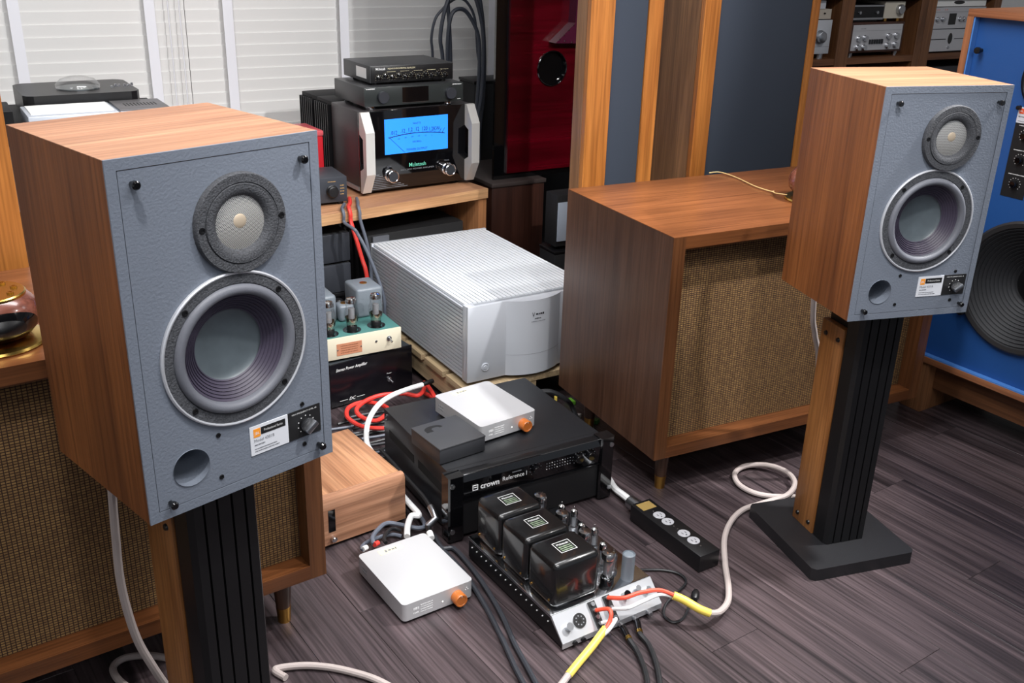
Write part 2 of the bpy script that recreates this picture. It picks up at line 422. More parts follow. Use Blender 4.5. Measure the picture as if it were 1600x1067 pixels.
# ================================================================== BOOKSHELF MONITORS
def monitor(x, y, z, yaw):
    w, d, h = .292, .277, .483
    t = thing('bookshelf_speaker', '', 'speaker', x, y, z, yaw, w, d, 'pair of grey-fronted monitors')
    c = MB(); th = .018
    
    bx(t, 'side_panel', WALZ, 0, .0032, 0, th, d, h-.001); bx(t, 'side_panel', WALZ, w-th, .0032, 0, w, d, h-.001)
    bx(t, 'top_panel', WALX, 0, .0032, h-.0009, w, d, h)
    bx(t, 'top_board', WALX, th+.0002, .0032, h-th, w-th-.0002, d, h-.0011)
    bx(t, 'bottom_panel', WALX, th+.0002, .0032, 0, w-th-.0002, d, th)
    bx(t, 'back_panel', BLACKM, th, d-th, th, w-th, d-.004, h-th)
    e = .0135
    f = MB(); f.box(0, 0, 0, e, .003, h).box(w-e, 0, 0, w, .003, h).box(e, 0, 0, w-e, .003, e).box(e, 0, h-e, w-e, .003, h)
    f.build('front_frame', GREYP, t, smooth=False)
    g_ = .0011; tw, wf, po = (.166, .381), (.146, .211), (.065, .062)
    MB().plate([(e+g_, e+g_), (w-e-g_, e+g_), (w-e-g_, h-e-g_), (e+g_, h-e-g_)], [(*tw, .050), (*wf, .094), (*po, .0265)], .0006, .016).build('baffle', GREYP, t, smooth=False)
    q_ = MB(); q_.box(th, .004, th, th+.001, .02, h-th).box(w-th-.001, .004, th, w-th, .02, h-th).box(th+.001, .004, th, w-th-.001, .02, th+.001).box(th+.001, .004, h-th-.001, w-th-.001, .02, h-th).build('gap_seal', BLACKM, t, smooth=False)
    # port
    MB().lathe([(.0265, .001), (.0265, -.05), (.020, -.07), (0, -.07)], (po[0], 0, po[1]), 'f', 36).build('port', GREYP, t)
    # tweeter
    fl_ = MB().lathe([(.048, -.004), (.0655, -.001), (.0655, .006), (.064, .0085), (.0535, .0085), (.0525, .0065), (.0515, .0095), (.050, .0095)], (tw[0], 0, tw[1]), 'f', 48).build('tweeter', FOAM, t)
    MB().lathe([(.051, .009), (.047, .0096), (.041, .0085), (.0372, .0055), (.0352, .0015)], (tw[0], 0, tw[1]), 'f', 48).build('foam_ring', FOAM, fl_)
    MB().lathe([(.0354, .0016), (.030, .0030), (.020, .0044), (.010, .0052), (0, .0054)], (tw[0], 0, tw[1]), 'f', 40).build('wire_screen', MESH, fl_)
    MB().lathe([(.0098, .0049), (.008, .0058), (.004, .0064), (0, .0066)], (tw[0]-.002, 0, tw[1]+.003), 'f', 24).build('dome', mat('champagne_dome', (214, 196, 172), .45, metal=.4), fl_)
    for sx in (-.0575, .0575): screw(fl_, tw[0]+sx, tw[1]+.001, .0045, -.0083)
    # woofer
    W = MB().lathe([(.1045, -.002), (.1085, 0), (.1085, .0035), (.1065, .0048), (.1045, .004), (.1045, .001)], (wf[0], 0, wf[1]), 'f', 64).build('woofer', mat('trim_ring', (206, 208, 214), .35, metal=.4), t)
    MB().lathe([(.1045, .003), (.0915, .003), (.0900, -.001)], (wf[0], 0, wf[1]), 'f', 64).build('flange', FOAM, W)
    sur = [(.0905 - .0075*(1-math.cos(a)), .001 + .0075*math.sin(a)) for a in [pi*k/8 for k in range(9)]]
    MB().lathe(sur + [(.0745, -.003)], (wf[0], 0, wf[1]), 'f', 64).build('surround', RUBBER, W)
    prof = []; nr = 6
    for k in range(nr+1):
        r = .0755 - k*.0232/nr; hh = -.002 - k*.017/nr
        prof += [(r, hh), (r-.0009, hh+.0012), (r-.0026, hh-.0006)]
    MB().lathe(prof, (wf[0], 0, wf[1]), 'f', 64).build('cone', CONE, W)
    MB().lathe([(.0522*math.cos(a), -.0195 - .012*math.sin(a)) for a in [pi/2*k/8 for k in range(8)]] + [(0, -.0315)], (wf[0], 0, wf[1]), 'f', 48).build('dust_cap', DCAP, W)
    for a in (45, 135, 225, 315): screw(W, wf[0]+.0972*math.cos(math.radians(a)), wf[1]+.0972*math.sin(math.radians(a)), .0045, -.003)
    for sx, sz in ((.108, .095), (.107, .031), (.243, .0965), (.243, .032)): screw(t, sx, sz, .0036)
    for sx, sz in ((.030, .452), (.262, .450), (.030, .023), (.267, .023)):
        MB().lathe([(.0032, 0), (.0032, .007), (.0056, .0075), (.0056, .0125), (.004, .0145), (0, .0145)], (sx, 0, sz), 'f', 16).build('grille_peg', BLACKG, t)
    # label and level control
    lab = bx(t, 'label_plate', LABELW, .155, -.0008, .0445, .217, .001, .089)
    bx(lab, 'logo_square', ORANGE, .1605, -.0012, .0715, .1715, 0, .0845)
    bx(lab, 'title_bar', INK, .1725, -.0012, .0735, .2125, 0, .0845)
    text(lab, 'JBL', .0062, INKW, .166, -.0014, .0775, sx=1.0)
    text(lab, 'Professional Series', .0052, INKW, .1925, -.0014, .079, sx=.78)
    text(lab, 'Model 4301B', .0068, INKG, .1605, -.0012, .066, align='LEFT', sx=.9)
    strokes(lab, .179, -.0010, .0535, .036, .0018, INKG)
    strokes(lab, .181, -.0010, .0497, .040, .0018, INKG); strokes(lab, .170, -.0010, .0595, .018, .0026, INKG)
    cp_ = bx(t, 'level_control', INK, .217, -.0008, .0445, .2725, .001, .089)
    text(cp_, 'HIGH FREQUENCY LEVEL, dB', .0033, INKW, .245, -.0011, .0845)
    for k in range(9):
        a = math.radians(225 - k*33.75)
        MB().box(-.0007, 0, -.0007, .0007, .0004, .0007).build('dial_mark', INKW, cp_, off=OFF + Vector((.247+.0135*math.cos(a), -.0013, .064+.0135*math.sin(a))), smooth=False)
    kb = MB().lathe([(.0108, 0), (.0105, .003), (.009, .0035), (0, .0035)], (.247, -.0008, .064), 'f', 28).build('knob', BLACK, cp_)
    k2 = MB().box(-.0042, -.015, -.0105, .0042, 0, .0105, .0012)
    bmesh.ops.rotate(k2.bm, verts=k2.bm.verts, cent=(0, 0, 0), matrix=Matrix.Rotation(math.radians(55), 3, 'Y'))
    k2.build('knob_grip', STEEL, kb, off=OFF + Vector((.247, -.004, .064)))
    return t
mon = monitor(.146, 1.194, .661, .292)
mon['label'] = 'walnut bookshelf speaker with grey baffle beside the walnut box and the teal valve amplifier'
mon2 = copy_tree(mon)
mon2['label'] = 'walnut bookshelf speaker with grey baffle on the stand next to the big blue-fronted loudspeaker'
_c, _s = math.cos(-.244), math.sin(-.244)
mon2.location = (1.582 + _c*.146 - _s*.1385, 1.347 + _s*.146 + _c*.1385, .652); mon2.rotation_euler = (0, 0, -.244)

# ---- stands: base plate, fluted column, wooden side boards with bolts, top plate
def stand(cx, cy, yaw, H, label):
    t = thing('speaker_stand', label, 'stand', cx, cy, 0, yaw, 0, 0, 'pair of black speaker stands')
    b = MB(); ch = .010; X, Y = .142, .149
    b.prism([(-X+ch, -Y), (X-ch, -Y), (X, -Y+ch), (X, Y-ch), (X-ch, Y), (-X+ch, Y), (-X, Y-ch), (-X, -Y+ch)], 'z', 0, .032)
    b.build('base_plate', POWDER, t, smooth=False)
    bx(t, 'top_plate', BLACK, -.075, -.075, H-.010, .075, .085, H-.0005, .001)
    front = -.0655; xs = [-.057]
    poly = [(-.043, .068), (-.043, -.014), (-.057, -.016), (-.057, front+.010), (-.050, front)]
    for gx_ in (-.034, -.012, .012, .034):
        poly += [(gx_-.0018, front), (gx_-.0018, front+.009), (gx_+.0018, front+.009), (gx_+.0018, front)]
    poly += [(.050, front), (.057, front+.010), (.057, -.016), (.043, -.014), (.043, .068)]
    MB().prism(poly, 'z', .032, H-.010).build('column', BLACK, t, smooth=False)
    for s_ in (-1, 1):
        x0, x1 = sorted((s_*.0435, s_*.0605))
        bd = bx(t, 'side_board', wood('stand_board', (128, 80, 40), (170, 114, 64), 'z', .4), x0, -.0125, .032, x1, .072, H-.078, .001)
        for zz in (.055, H-.108):
            for yy in (.005, .052): MB().lathe([(.0062, -.001), (.0062, .002), (.0045, .0035), (0, .0035)], (0, 0, 0), 'x', 14).build('bolt', BLACK, bd, off=OFF + Vector((s_*.0605, yy, zz)))if s_ > 0 else \
                MB().cyl((-.0595, yy, zz), (-.064, yy, zz), .0062, .0048, 14).build('bolt', BLACK, bd)
    return t
stand(.2463, 1.3686, .292, .661, 'black fluted column stand with wooden side boards in front of the golden tweeter cabinet')
stand(1.7600, 1.4500, -.20, .652, 'black fluted column stand with wooden side boards and chamfered base plate beside a coiled cable')

# ================================================================== GRILLE-CLOTH CABINETS
def cabinet(x, y, yaw, label):
    w, d, h, z = .944, .505, .601, .13
    t = thing('loudspeaker_cabinet', label, 'cabinet', x, y, 0, yaw, w, d, 'pair of peg-legged cabinets with grille cloth')
    th = .024
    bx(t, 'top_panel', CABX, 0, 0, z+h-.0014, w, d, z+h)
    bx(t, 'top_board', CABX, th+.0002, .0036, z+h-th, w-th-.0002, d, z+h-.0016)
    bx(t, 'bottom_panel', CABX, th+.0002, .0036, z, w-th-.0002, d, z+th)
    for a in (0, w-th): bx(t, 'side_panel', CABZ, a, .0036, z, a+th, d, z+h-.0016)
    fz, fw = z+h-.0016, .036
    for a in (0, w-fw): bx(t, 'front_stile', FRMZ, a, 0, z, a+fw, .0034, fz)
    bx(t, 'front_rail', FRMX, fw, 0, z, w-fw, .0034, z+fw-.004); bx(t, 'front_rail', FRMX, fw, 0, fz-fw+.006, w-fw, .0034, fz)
    bx(t, 'back_panel', CABX, th, d-.02, z+th, w-th, d-.004, z+h-th)
    ly = .046
    bx(t, 'grille', GRILLE, th, ly, z+th, w-th, ly+.01, z+h-th)
    # inner frame lips
    f = .012
    bx(t, 'frame_stile', FRMZ, th, .004, z+th, th+f, ly, z+h-th); bx(t, 'frame_stile', FRMZ, w-th-f, .004, z+th, w-th, ly, z+h-th)
    bx(t, 'frame_rail', FRMX, th+f, .004, z+th, w-th-f, ly, z+th+f-.004); bx(t, 'frame_rail', FRMX, th+f, .004, z+h-th-f, w-th-f, ly, z+h-th)
    for lx, ly_ in ((.075, .065), (w-.075, .065), (.075, d-.065), (w-.075, d-.065)):
        lg = MB().cyl((lx, ly_, z), (lx, ly_, .036), .0215, .0155, 20).build('leg', CABZ, t)
        MB().cyl((lx, ly_, .038), (lx, ly_, 0), .0162, .0135, 20).build('ferrule', BRASS, lg)
    return t
cabinet(-.398, 1.604, .105, 'low walnut loudspeaker cabinet on brass-tipped peg legs beside the walnut box')
cabinet(1.454, 1.782, -.042, 'low walnut loudspeaker cabinet on peg legs between the power strip and the blue-fronted loudspeaker')

# ---- golden horn tweeters on the cabinets
def tweeter_pod(cx, cy, yaw, label):
    t = thing('pod_tweeter', label, 'tweeter', cx, cy, .731, yaw, 0, 0, 'gold-topped pod tweeters')
    MB().lathe([(0, 0), (.078, 0), (.080, .003), (.078, .007), (.066, .011), (.050, .012), (0, .012)], (0, 0, 0), 'z', 48).build('base_dish', GOLD, t)
    MB().lathe([(.038, .012), (.058, .018), (.072, .034), (.075, .052), (.070, .070), (.060, .082), (.056, .085), (0, .085)], (0, 0, 0), 'z', 48).build('body', wood('rosewood', (92, 48, 38), (148, 90, 74), 'x', .25, coat=.5), t)
    tp = MB().lathe([(.057, .084), (.057, .088), (.055, .090), (0, .090)], (0, 0, 0), 'z', 48).build('top_plate', GOLD, t)
    for k in range(8):
        a = 2*pi*k/8
        MB().lathe([(.0055, .090), (.0055, .093), (.003, .093), (.003, .091), (0, .091)], (.040*math.cos(a), .040*math.sin(a), 0), 'z', 12).build('terminal', BRASS, tp)
    MB().lathe([(.006, .09), (.006, .098), (.0085, .10), (.0085, .108), (.005, .111), (0, .111)], (-.032, -.012, 0), 'z', 16).build('binding_post', GOLD, tp)
    strokes(tp, 0, 0, .0902, .034, .006, INK, 't'); strokes(tp, 0, .026, .0902, .034, .005, INK, 't')
    def Rz(z):
        pr = [(.012, .038), (.018, .058), (.034, .072), (.052, .075), (.070, .070), (.082, .060)]
        for (z0, r0), (z1, r1) in zip(pr, pr[1:]):
            if z <= z1: return r0 + (r1-r0)*(max(z, z0)-z0)/(z1-z0)
        return .056
    def lens(kk, o0, name, material, par):
        h = MB(); n = 32; prev = None
        for k in kk:
            pts = []
            for i in range(n):
                X, Zz = .060*k*math.cos(2*pi*i/n), .045 + k*.027*math.sin(2*pi*i/n); r_ = Rz(Zz) + o0*(1.2-k)
                pts.append((X, -math.sqrt(max(0, r_*r_ - X*X)), Zz))
            rg = h.ring(pts)
            if prev: h.skin(prev, rg)
            prev = rg
        h.bm.faces.new(prev); return h.build(name, material, par)
    ln_ = lens((1, .9, .75, .6, .45, .3, .15, .05), .006, 'horn_mouth', BLACKG, t)
    lens((.62, .5, .35, .2, .05), .010, 'horn_throat', BLACK, ln_)
    return t
tweeter_pod(.012, 1.765, .15, 'rosewood pod tweeter with gold dish and gold top plate in front of the honey-coloured tower')
tweeter_pod(2.035, 1.915, -.1, 'rosewood pod tweeter with a gold wire, half hidden behind the speaker by the blue loudspeaker')
cable('speaker_wire', [P(1108, 270, .735), P(1125, 269, .737), P(1150, 277, .735), P(1180, 291, .735), P(1205, 299, .735), Vector((1.985, 2.02, .736)), Vector((1.955, 1.985, .742)), Vector((1.962, 1.945, .7455))], .0016, mat('gold_wire', (206, 176, 120), .4), 'thin gold twisted wire on the walnut cabinet top', 'wire', n=6)

# ================================================================== TALL TOWERS
def tower(x, y, yaw, w, d, H, fr, label):
    t = thing('tower_speaker', label, 'speaker', x, y, 0, yaw, w, d, 'tall honey-wood towers with navy cloth')
    bx(t, 'plinth', BLACKM, .02, .02, 0, w-.02, d-.005, .05)
    for a in (0, w-.018): bx(t, 'side_panel', BARKZ, a, .022, .05, a+.018, d, H)
    bx(t, 'back_panel', BARKZ, .018, d-.015, .05, w-.018, d, H)
    bx(t, 'top_panel', BARKZ, .018, .022, H-.02, w-.018, d-.015, H)
    for a in (0, w-fr[1]): bx(t, 'frame_stile', OAKZ, a, 0, .05, a+(fr[0] if a == 0 else fr[1]), .022, H, .002, 1)
    bx(t, 'frame_rail', OAKX, fr[0], 0, .05, w-fr[1], .022, .13); bx(t, 'frame_rail', OAKX, fr[0], 0, H-.08, w-fr[1], .022, H)
    bx(t, 'cloth_panel', NAVY, fr[0]+.001, .006, .131, w-fr[1]-.001, .020, H-.081, .003)
    return t
tower(1.742, 2.62, 0, .272, .077, 2.05, (.088, .056), 'slim honey-wood tower with narrow navy cloth strip behind the walnut cabinet')
tower(2.178, 2.62, 0, .504, .32, 2.05, (.066, .033), 'wide honey-wood tower with a broad navy cloth panel behind the walnut cabinet')
tower(-.36, 2.215, 0, .46, .32, 2.05, (.09, .16), 'honey-wood tower standing behind the cabinet with the golden tweeter')

# ================================================================== RED LACQUER SPEAKER
t = thing('stand_block', 'dark brown block stand carrying the red lacquered loudspeaker', 'stand', 1.814, 3.36, 0, .02, .242, .39)
bx(t, 'column', DARKW, 0, 0, .02, .242, .39, .455, .004); bx(t, 'top_cap', mat('dark_cap', (58, 50, 48), .4), -.004, -.006, .455, .246, .394, .471, .002); bx(t, 'foot', BLACKM, .01, .01, 0, .232, .38, .02)
t = thing('lacquer_speaker', 'tall glossy red wood loudspeaker with black edges, round port and dark horn lip', 'speaker', 1.848, 3.40, .4715, .02, .50, .42)
MB().prism([(0, .012), (.50, .012), (.50, .05), (.30, .40), (.245, .40), (.004, .03), (0, .025)], 'z', 0, 1.15).build('black_body', BLACKG, t, smooth=False)
MB().plate([(.054, .024), (.48, .024), (.48, 1.13), (.054, 1.13)], [(.245, .421, .064)], 0, .0119).build('front_panel', REDW, t, smooth=False)
MB().lathe([(.0635, .001), (.0675, .001), (.068, .004), (.066, .006), (.063, .004), (.062, -.011), (0, -.0112)], (.245, 0, .421), 'f', 48).build('port', BLACKG, t)
hn = MB().prism([(.226, .521), (.47, .513), (.47, .95), (.322, .95), (.312, .592)], 'y', -.05, -.0002)
hn = hn.build('horn', mat('horn_plum', (70, 22, 44), .12, coat=1), t, smooth=False)
for (a, b) in ((.243, .534), (.262, .550), (.283, .567), (.303, .584), (.300, .523), (.340, .521), (.268, .528)): MB().cyl((a, -.0495, b), (a, -.0525, b), .0035, .0025, 10).build('stud', CHROME, hn)
t = thing('amplifier_case', 'black case with pale front panel tucked behind the walnut cabinet', 'amplifier', 1.862, 2.95, .31, 0, .26, .085)
bx(t, 'case', BLACKM, 0, .006, .012, .26, .085, .205, .004); bx(t, 'front_panel', mat('pale_panel', (176, 186, 200), .4), .004, 0, .034, .25, .0059, .178, .001)
for a in (.02, .24): MB().cyl((a, .045, .012), (a, .045, 0), .012, .010, 12).build('foot', BLACK, t)
t = thing('black_crate', 'black box under the case with pale panel behind the walnut cabinet', 'box', 1.852, 2.94, 0, 0, .28, .11)
bx(t, 'body', BLACKM, 0, 0, 0, .28, .11, .30, .006); bx(t, 'lid', BLACK, -.002, -.002, .3001, .282, .112, .31, .003)

bp_ = PY(742, 127, 3.92)
t = thing('black_cabinet', 'plain black cabinet against the blinds behind the red lacquered loudspeaker', 'cabinet', bp_.x, 3.92, 0, 0, .72, .15)
bx(t, 'body', BLACKM, 0, .006, .03, .72, .15, bp_.z-.012, .003); bx(t, 'top', BLACK, -.004, 0, bp_.z-.0118, .724, .152, bp_.z, .002); bx(t, 'kick_base', BLACKM, .02, .02, 0, .70, .14, .0299)
for a in (.006, .363): bx(t, 'door', BLACK, a, 0, .035, a+.351, .0059, bp_.z-.016, .001)

# ================================================================== WOODEN DESK WITH AMPLIFIERS
DY = .165
t = thing('equipment_desk', 'low wooden desk with thick top carrying the blue-metered amplifier', 'desk', .80, 3.055, 0, DY, .925, .64)
bx(t, 'desk_top', wood('desk_wood', (150, 104, 74), (190, 142, 106), 'x', .42), 0, 0, .463, .925, .64, .50, .002)
bx(t, 'front_edge', wood('desk_edge', (172, 124, 84), (206, 162, 118), 'x', .42), 0, -.004, .4635, .925, -.0002, .4995)
for a in (.0, .887): bx(t, 'end_panel', wood('desk_wood_z', (150, 98, 60), (190, 132, 88), 'z', .42), a, .005, 0, a+.038, .63, .463)
bx(t, 'back_rail', wood('desk_wood', (0, 0, 0), (0, 0, 0)), .038, .60, .30, .887, .62, .463)

# ---- power amplifier with blue meter
mz = .512
t = thing('power_amplifier', 'black glass-fronted power amplifier with glowing blue meter and pale angular handles', 'amplifier', 1.239, 3.268, .50, .084, .461, .53)
mz = .014
for a in (.05, .41):
    for b in (.05, .46): MB().cyl((a, b, 0), (a, b, mz), .018, .020, 16).build('foot', BLACK, t)
bx(t, 'base_tray', mat('grey_tray', (168, 168, 170), .4, metal=.5), .004, .03, mz, .457, .53, mz+.014)
fp = bx(t, 'front_panel', BLACKG, 0, 0, mz, .461, .012, mz+.282, .003)
bx(t, 'chassis', mat('dark_bronze_case', (62, 58, 60), .4), .006, .012, mz+.0141, .455, .24, mz+.2822, .004)
for k in range(2):
    y0 = .245 + k*.14
    hs = bx(t, 'heat_sink', BLACKM, .012, y0, mz+.0141, .449, y0+.135, mz+.2822, .003)
    for q in range(7): bx(hs, 'fin', BLACK, -.004, y0+.008+q*.018, mz+.018, .0118, y0+.014+q*.018, mz+.27)
for s_ in (0, 1):
    x0 = 0 if s_ == 0 else .427
    MB().prism([(0, mz+.282), (-.012, mz+.282), (-.050, mz+.218), (-.050, mz+.072), (-.012, mz), (0, mz), (0, mz+.078), (-.026, mz+.092), (-.026, mz+.192), (0, mz+.206)], 'x', x0, x0+.034).build('handle', mat('handle_grey', (206, 204, 200), .38, metal=.3), t, smooth=False)
mt_ = bx(fp, 'meter_window', METER, .097, -.0012, mz+.126, .354, .001, mz+.250)
MI = mat('meter_ink', (8, 40, 92), .5)
def arcz(x): return mz+.1945 - .0095*((x-.225)/.11)**2
for k, s_ in enumerate(('.012', '.12', '1.2', '12', '120', '1.2KW')):
    x_ = (.133, .169, .199, .227, .257, .297)[k]
    text(mt_, s_, .0195, MI, x_, -.0016, arcz(x_)+.0125, sx=.84, bold=.010)
MB().tube([(x_, -.0016, arcz(x_)) for x_ in [.112+.228*k/24 for k in range(25)]], .0016, 6).build('scale_arc', MI, mt_)
for k in range(14): x_ = .118+.0165*k; MB().tube([(x_, -.0016, arcz(x_)), (x_, -.0016, arcz(x_)+.005)], .0005, 4).build('scale_tick', MI, mt_)
for k in range(2): MB().tube([(.318+.012*k, -.0016, arcz(.33)), (.326+.014*k, -.0016, arcz(.33)+.017)], .0009, 4).build('scale_tick', MI, mt_)
MB().tube([(.112, -.0016, arcz(.112)+.004), (.176, -.0016, mz+.128)], .0007, 5).build('needle', MI, mt_)
for k in range(6): text(mt_, ('-50', '-40', '-30', '-20', '-10', '0')[k], .0075, MI, .152+.027*k, -.0016, arcz(.152+.027*k)-.0125)
text(mt_, 'WATTS', .0095, MI, .2255, -.0016, mz+.228, bold=.01); text(mt_, 'DECIBELS', .0085, MI, .2255, -.0016, mz+.163); text(mt_, 'POWER OUTPUT', .011, MI, .2255, -.0016, mz+.136, bold=.01)
text(fp, 'McIntosh', .020, mat('teal_glow', (92, 176, 150), .5, emit=.35), .2275, -.0006, mz+.080, name='logo', sx=.95, bold=.008)
text(fp, 'MC1.2KW POWER AMPLIFIER', .0085, INKG, .2275, -.0006, mz+.0645, sx=1.25)
text(fp, 'METER', .006, INKG, .112, -.0006, mz+.082); text(fp, 'POWER', .006, INKG, .350, -.0006, mz+.082)
for kx in (.114, .350):
    kb = MB().lathe([(.0225, 0), (.0225, .006), (.019, .008), (.019, .022), (.0225, .024), (.0225, .030), (.0195, .032), (.0175, .030), (0, .030)], (kx, 0, mz+.052), 'f', 32).build('knob', CHROME, fp)
    MB().lathe([(.0172, .0302), (.0172, .0312), (0, .0312)], (kx, 0, mz+.052), 'f', 28).build('knob_cap', mat('knob_cap_grey', (74, 78, 84), .3, metal=.6), kb)
tri = MB()
for k in range(9):
    x0, z0 = .040 + k*.006, mz+.006 + k*.0062
    tri.box(.040, -.0006, z0, .185 - k*.014, .0001, z0+.0018)
tri.build('stripe_graphic', mat('stripe_grey', (120, 124, 130), .35), fp, smooth=False)

# ---- streamer and equaliser on top
t = thing('network_streamer', 'dark grey flat streamer with two round knobs and black display, on the blue-metered amplifier', 'streamer', 1.264, 3.274, .7965, .048, .388, .264)
for a in (.034, .338):
    for b in (.03, .22): MB().lathe([(0, 0), (.015, 0), (.017, .004), (.017, .011), (.013, .0145), (0, .0145)], (a, b, 0), 'z', 20).build('foot', CHROME, t)
GUN = mat('gunmetal_case', (64, 65, 67), .36, metal=.4)
bx(t, 'case', GUN, 0, .006, .0145, .388, .264, .079, .002); fp = bx(t, 'front_panel', mat('gunmetal_front', (52, 56, 56), .3, metal=.4), 0, 0, .0145, .388, .0059, .079, .001)
bx(fp, 'display', LCD, .144, -.0008, .022, .247, .001, .074); bx(fp, 'display_lip', STEEL, .144, -.0012, .0205, .247, .001, .0218)
for kx in (.067, .333): MB().lathe([(.0205, 0), (.0205, .014), (.019, .016), (0, .016)], (kx, 0, .045), 'f', 32).build('knob', mat('knob_dark', (58, 60, 66), .35, metal=.4), fp)
strokes(fp, .024, -.0002, .074, .034, .004, INKW); strokes(fp, .362, -.0002, .074, .036, .003, INKW); strokes(fp, .371, -.0002, .022, .013, .003, INKW)
t = thing('equaliser', 'flat black equaliser with row of small knobs and white side sticker', 'equaliser', 1.303, 3.312, .8757, .047, .327, .235)
for a in (.03, .297):
    for b in (.03, .2): MB().cyl((a, b, 0), (a, b, .008), .010, .010, 12).build('foot', BLACK, t)
bx(t, 'case', mat('eq_case', (48, 49, 51), .4), 0, .004, .008, .327, .235, .066, .002); fp = bx(t, 'front_panel', BLACK, .004, 0, .010, .323, .0039, .064, .0008)
bx(t, 'side_sticker', PAPER, -.0006, .035, .020, .0005, .12, .055)
EQI = mat('ivory_ink', (226, 216, 180), .6)
text(fp, 'McIntosh', .0115, INKW, .020, -.0003, .055, align='LEFT', sx=.85, bold=.006); text(fp, 'MQ108 ENVIRONMENTAL EQUALIZER', .0066, EQI, .066, -.0003, .055, align='LEFT', sx=.95)
for k in range(11):
    kx = .030 + k*.0262; kz = .024 if k % 2 == 0 else .030
    MB().lathe([(.0088, 0), (.0088, .002), (.006, .003), (.006, .011), (.0045, .012), (0, .012)], (kx, 0, kz), 'f', 18).build('knob', BLACKG, fp)
    for q in range(7):
        a = math.radians(210 - q*40); bx(fp, 'dial_mark', EQI, kx+.0112*math.cos(a)-.0006, -.0004, kz+.0112*math.sin(a)-.0006, kx+.0112*math.cos(a)+.0006, 0, kz+.0112*math.sin(a)+.0006)
for k in range(5): bx(fp, 'scale_line', EQI, .062+k*.0524, -.0004, .0445, .096+k*.0524, 0, .0452)

# ---- small preamp at the desk edge
t = thing('headphone_amplifier', 'small charcoal preamplifier with one round knob at the desk edge beside the grey monitor', 'amplifier', .975, 3.20, .50, -.03, .185, .16)
for a in (.02, .165):
    for b in (.02, .14): MB().cyl((a, b, 0), (a, b, .011), .011, .011, 14).build('foot', BLACK, t)
bx(t, 'case', mat('charcoal_case', (70, 73, 80), .42, metal=.3), 0, .004, .011, .185, .16, .098, .002)
fp = bx(t, 'front_panel', mat('charcoal_front', (60, 63, 70), .38, metal=.3), 0, 0, .011, .185, .0039, .098, .001)
MB().lathe([(.021, 0), (.021, .004), (.0185, .006), (.0185, .018), (.016, .020), (0, .019)], (.132, 0, .050), 'f', 28).build('knob', BLACK, fp)
for k in range(4): strokes(fp, .168, -.0002, .068-k*.010, .014, .0035, mat('amber_ink', (190, 150, 90), .5))
strokes(fp, .132, -.0002, .083, .028, .0035, mat('amber_ink', (0, 0, 0)))

# ---- gear under the desk
for k, (z0, z1) in enumerate(((.20, .305), (.31, .415))):
    t = thing('component_box', ('lower' if k == 0 else 'upper') + ' of two dark grey components stacked under the desk', 'component', .925, 3.13, z0, .10, .225, .24, 'dark components stacked under the desk')
    bx(t, 'case', BLACKM, 0, .012, .0, .225, .24, z1-z0, .004); bx(t, 'front_panel', mat('charcoal_front', (0, 0, 0)), 0, 0, .001, .225, .0119, z1-z0-.001, .005)
t = thing('low_rack', 'black low rack under the two stacked dark components', 'rack', .915, 3.13, 0, .10, .245, .25)
bx(t, 'shelf', BLACK, 0, 0, .185, .245, .25, .20, .002)
for a in (0, .225):
    for b in (0, .23): bx(t, 'post', BLACK, a, b, 0, a+.02, b+.02, .185)
t = thing('heat_sink_amplifier', 'wide black amplifier with finned side under the desk behind the silver amplifier', 'amplifier', 1.215, 3.19, .04, .10, .42, .40)
bx(t, 'case', BLACKM, .02, .012, .03, .42, .40, .335, .004)
bx(t, 'front_panel', mat('mid_grey_panel', (96, 99, 106), .4), .035, 0, .03, .10, .0119, .33, .002)
for k in range(9): bx(t, 'fin', BLACK, .0, .015+k*.042, .03, .0199, .035+k*.042, .335)
for k in range(18): bx(t, 'vent_slot', mat('slot_black', (6, 6, 7), .8), .22+k*.010, .15, .3351, .225+k*.010, .36, .3356)
bx(t, 'foot_bar', BLACK, .03, .02, -.04, .41, .38, .03)

# ---- fat black cables looping up behind the equaliser
for k, (pts) in enumerate((
    [(692, 100), (688, 60), (694, 20), (706, -12), (724, -22), (742, -5), (754, 45), (755, 100), (752, 150), (744, 205)],
    [(699, 100), (700, 55), (706, 22), (720, 14), (733, 24), (747, 55), (749, 100), (746, 150), (741, 210)],
    [(704, 100), (702, 40), (700, 0), (705, -40), (722, -52), (742, -30), (753, 20), (757, 90), (755, 150), (749, 210)],
    [(676, 92), (674, 60), (680, 30), (692, 14), (702, 4), (716, -3), (730, 4), (742, 30), (746, 80)])):
    yy = [3.832 + .0185*k for i in range(len(pts))]
    q = [PY(px, py, yy[i]) for i, (px, py) in enumerate(pts)]
    q = [Vector((q[0].x, q[0].y, .56))] + q
    if k < 3: q.append(Vector((q[-1].x, q[-1].y, .30)))
    else: q += [PY(752, 130, yy[0]), PY(745, 200, yy[0]), Vector((PY(742, 230, yy[0]).x, yy[0], .30))]
    cable('speaker_cable', q, .0085 if k < 3 else .006, mat('slate_cable', (58, 62, 72), .4), ('fat dark cable looping upright behind the equaliser' if k < 3 else 'thinner dark cable looping beside the fat ones behind the equaliser'), 'cable', 'dark cables looping up behind the equaliser')

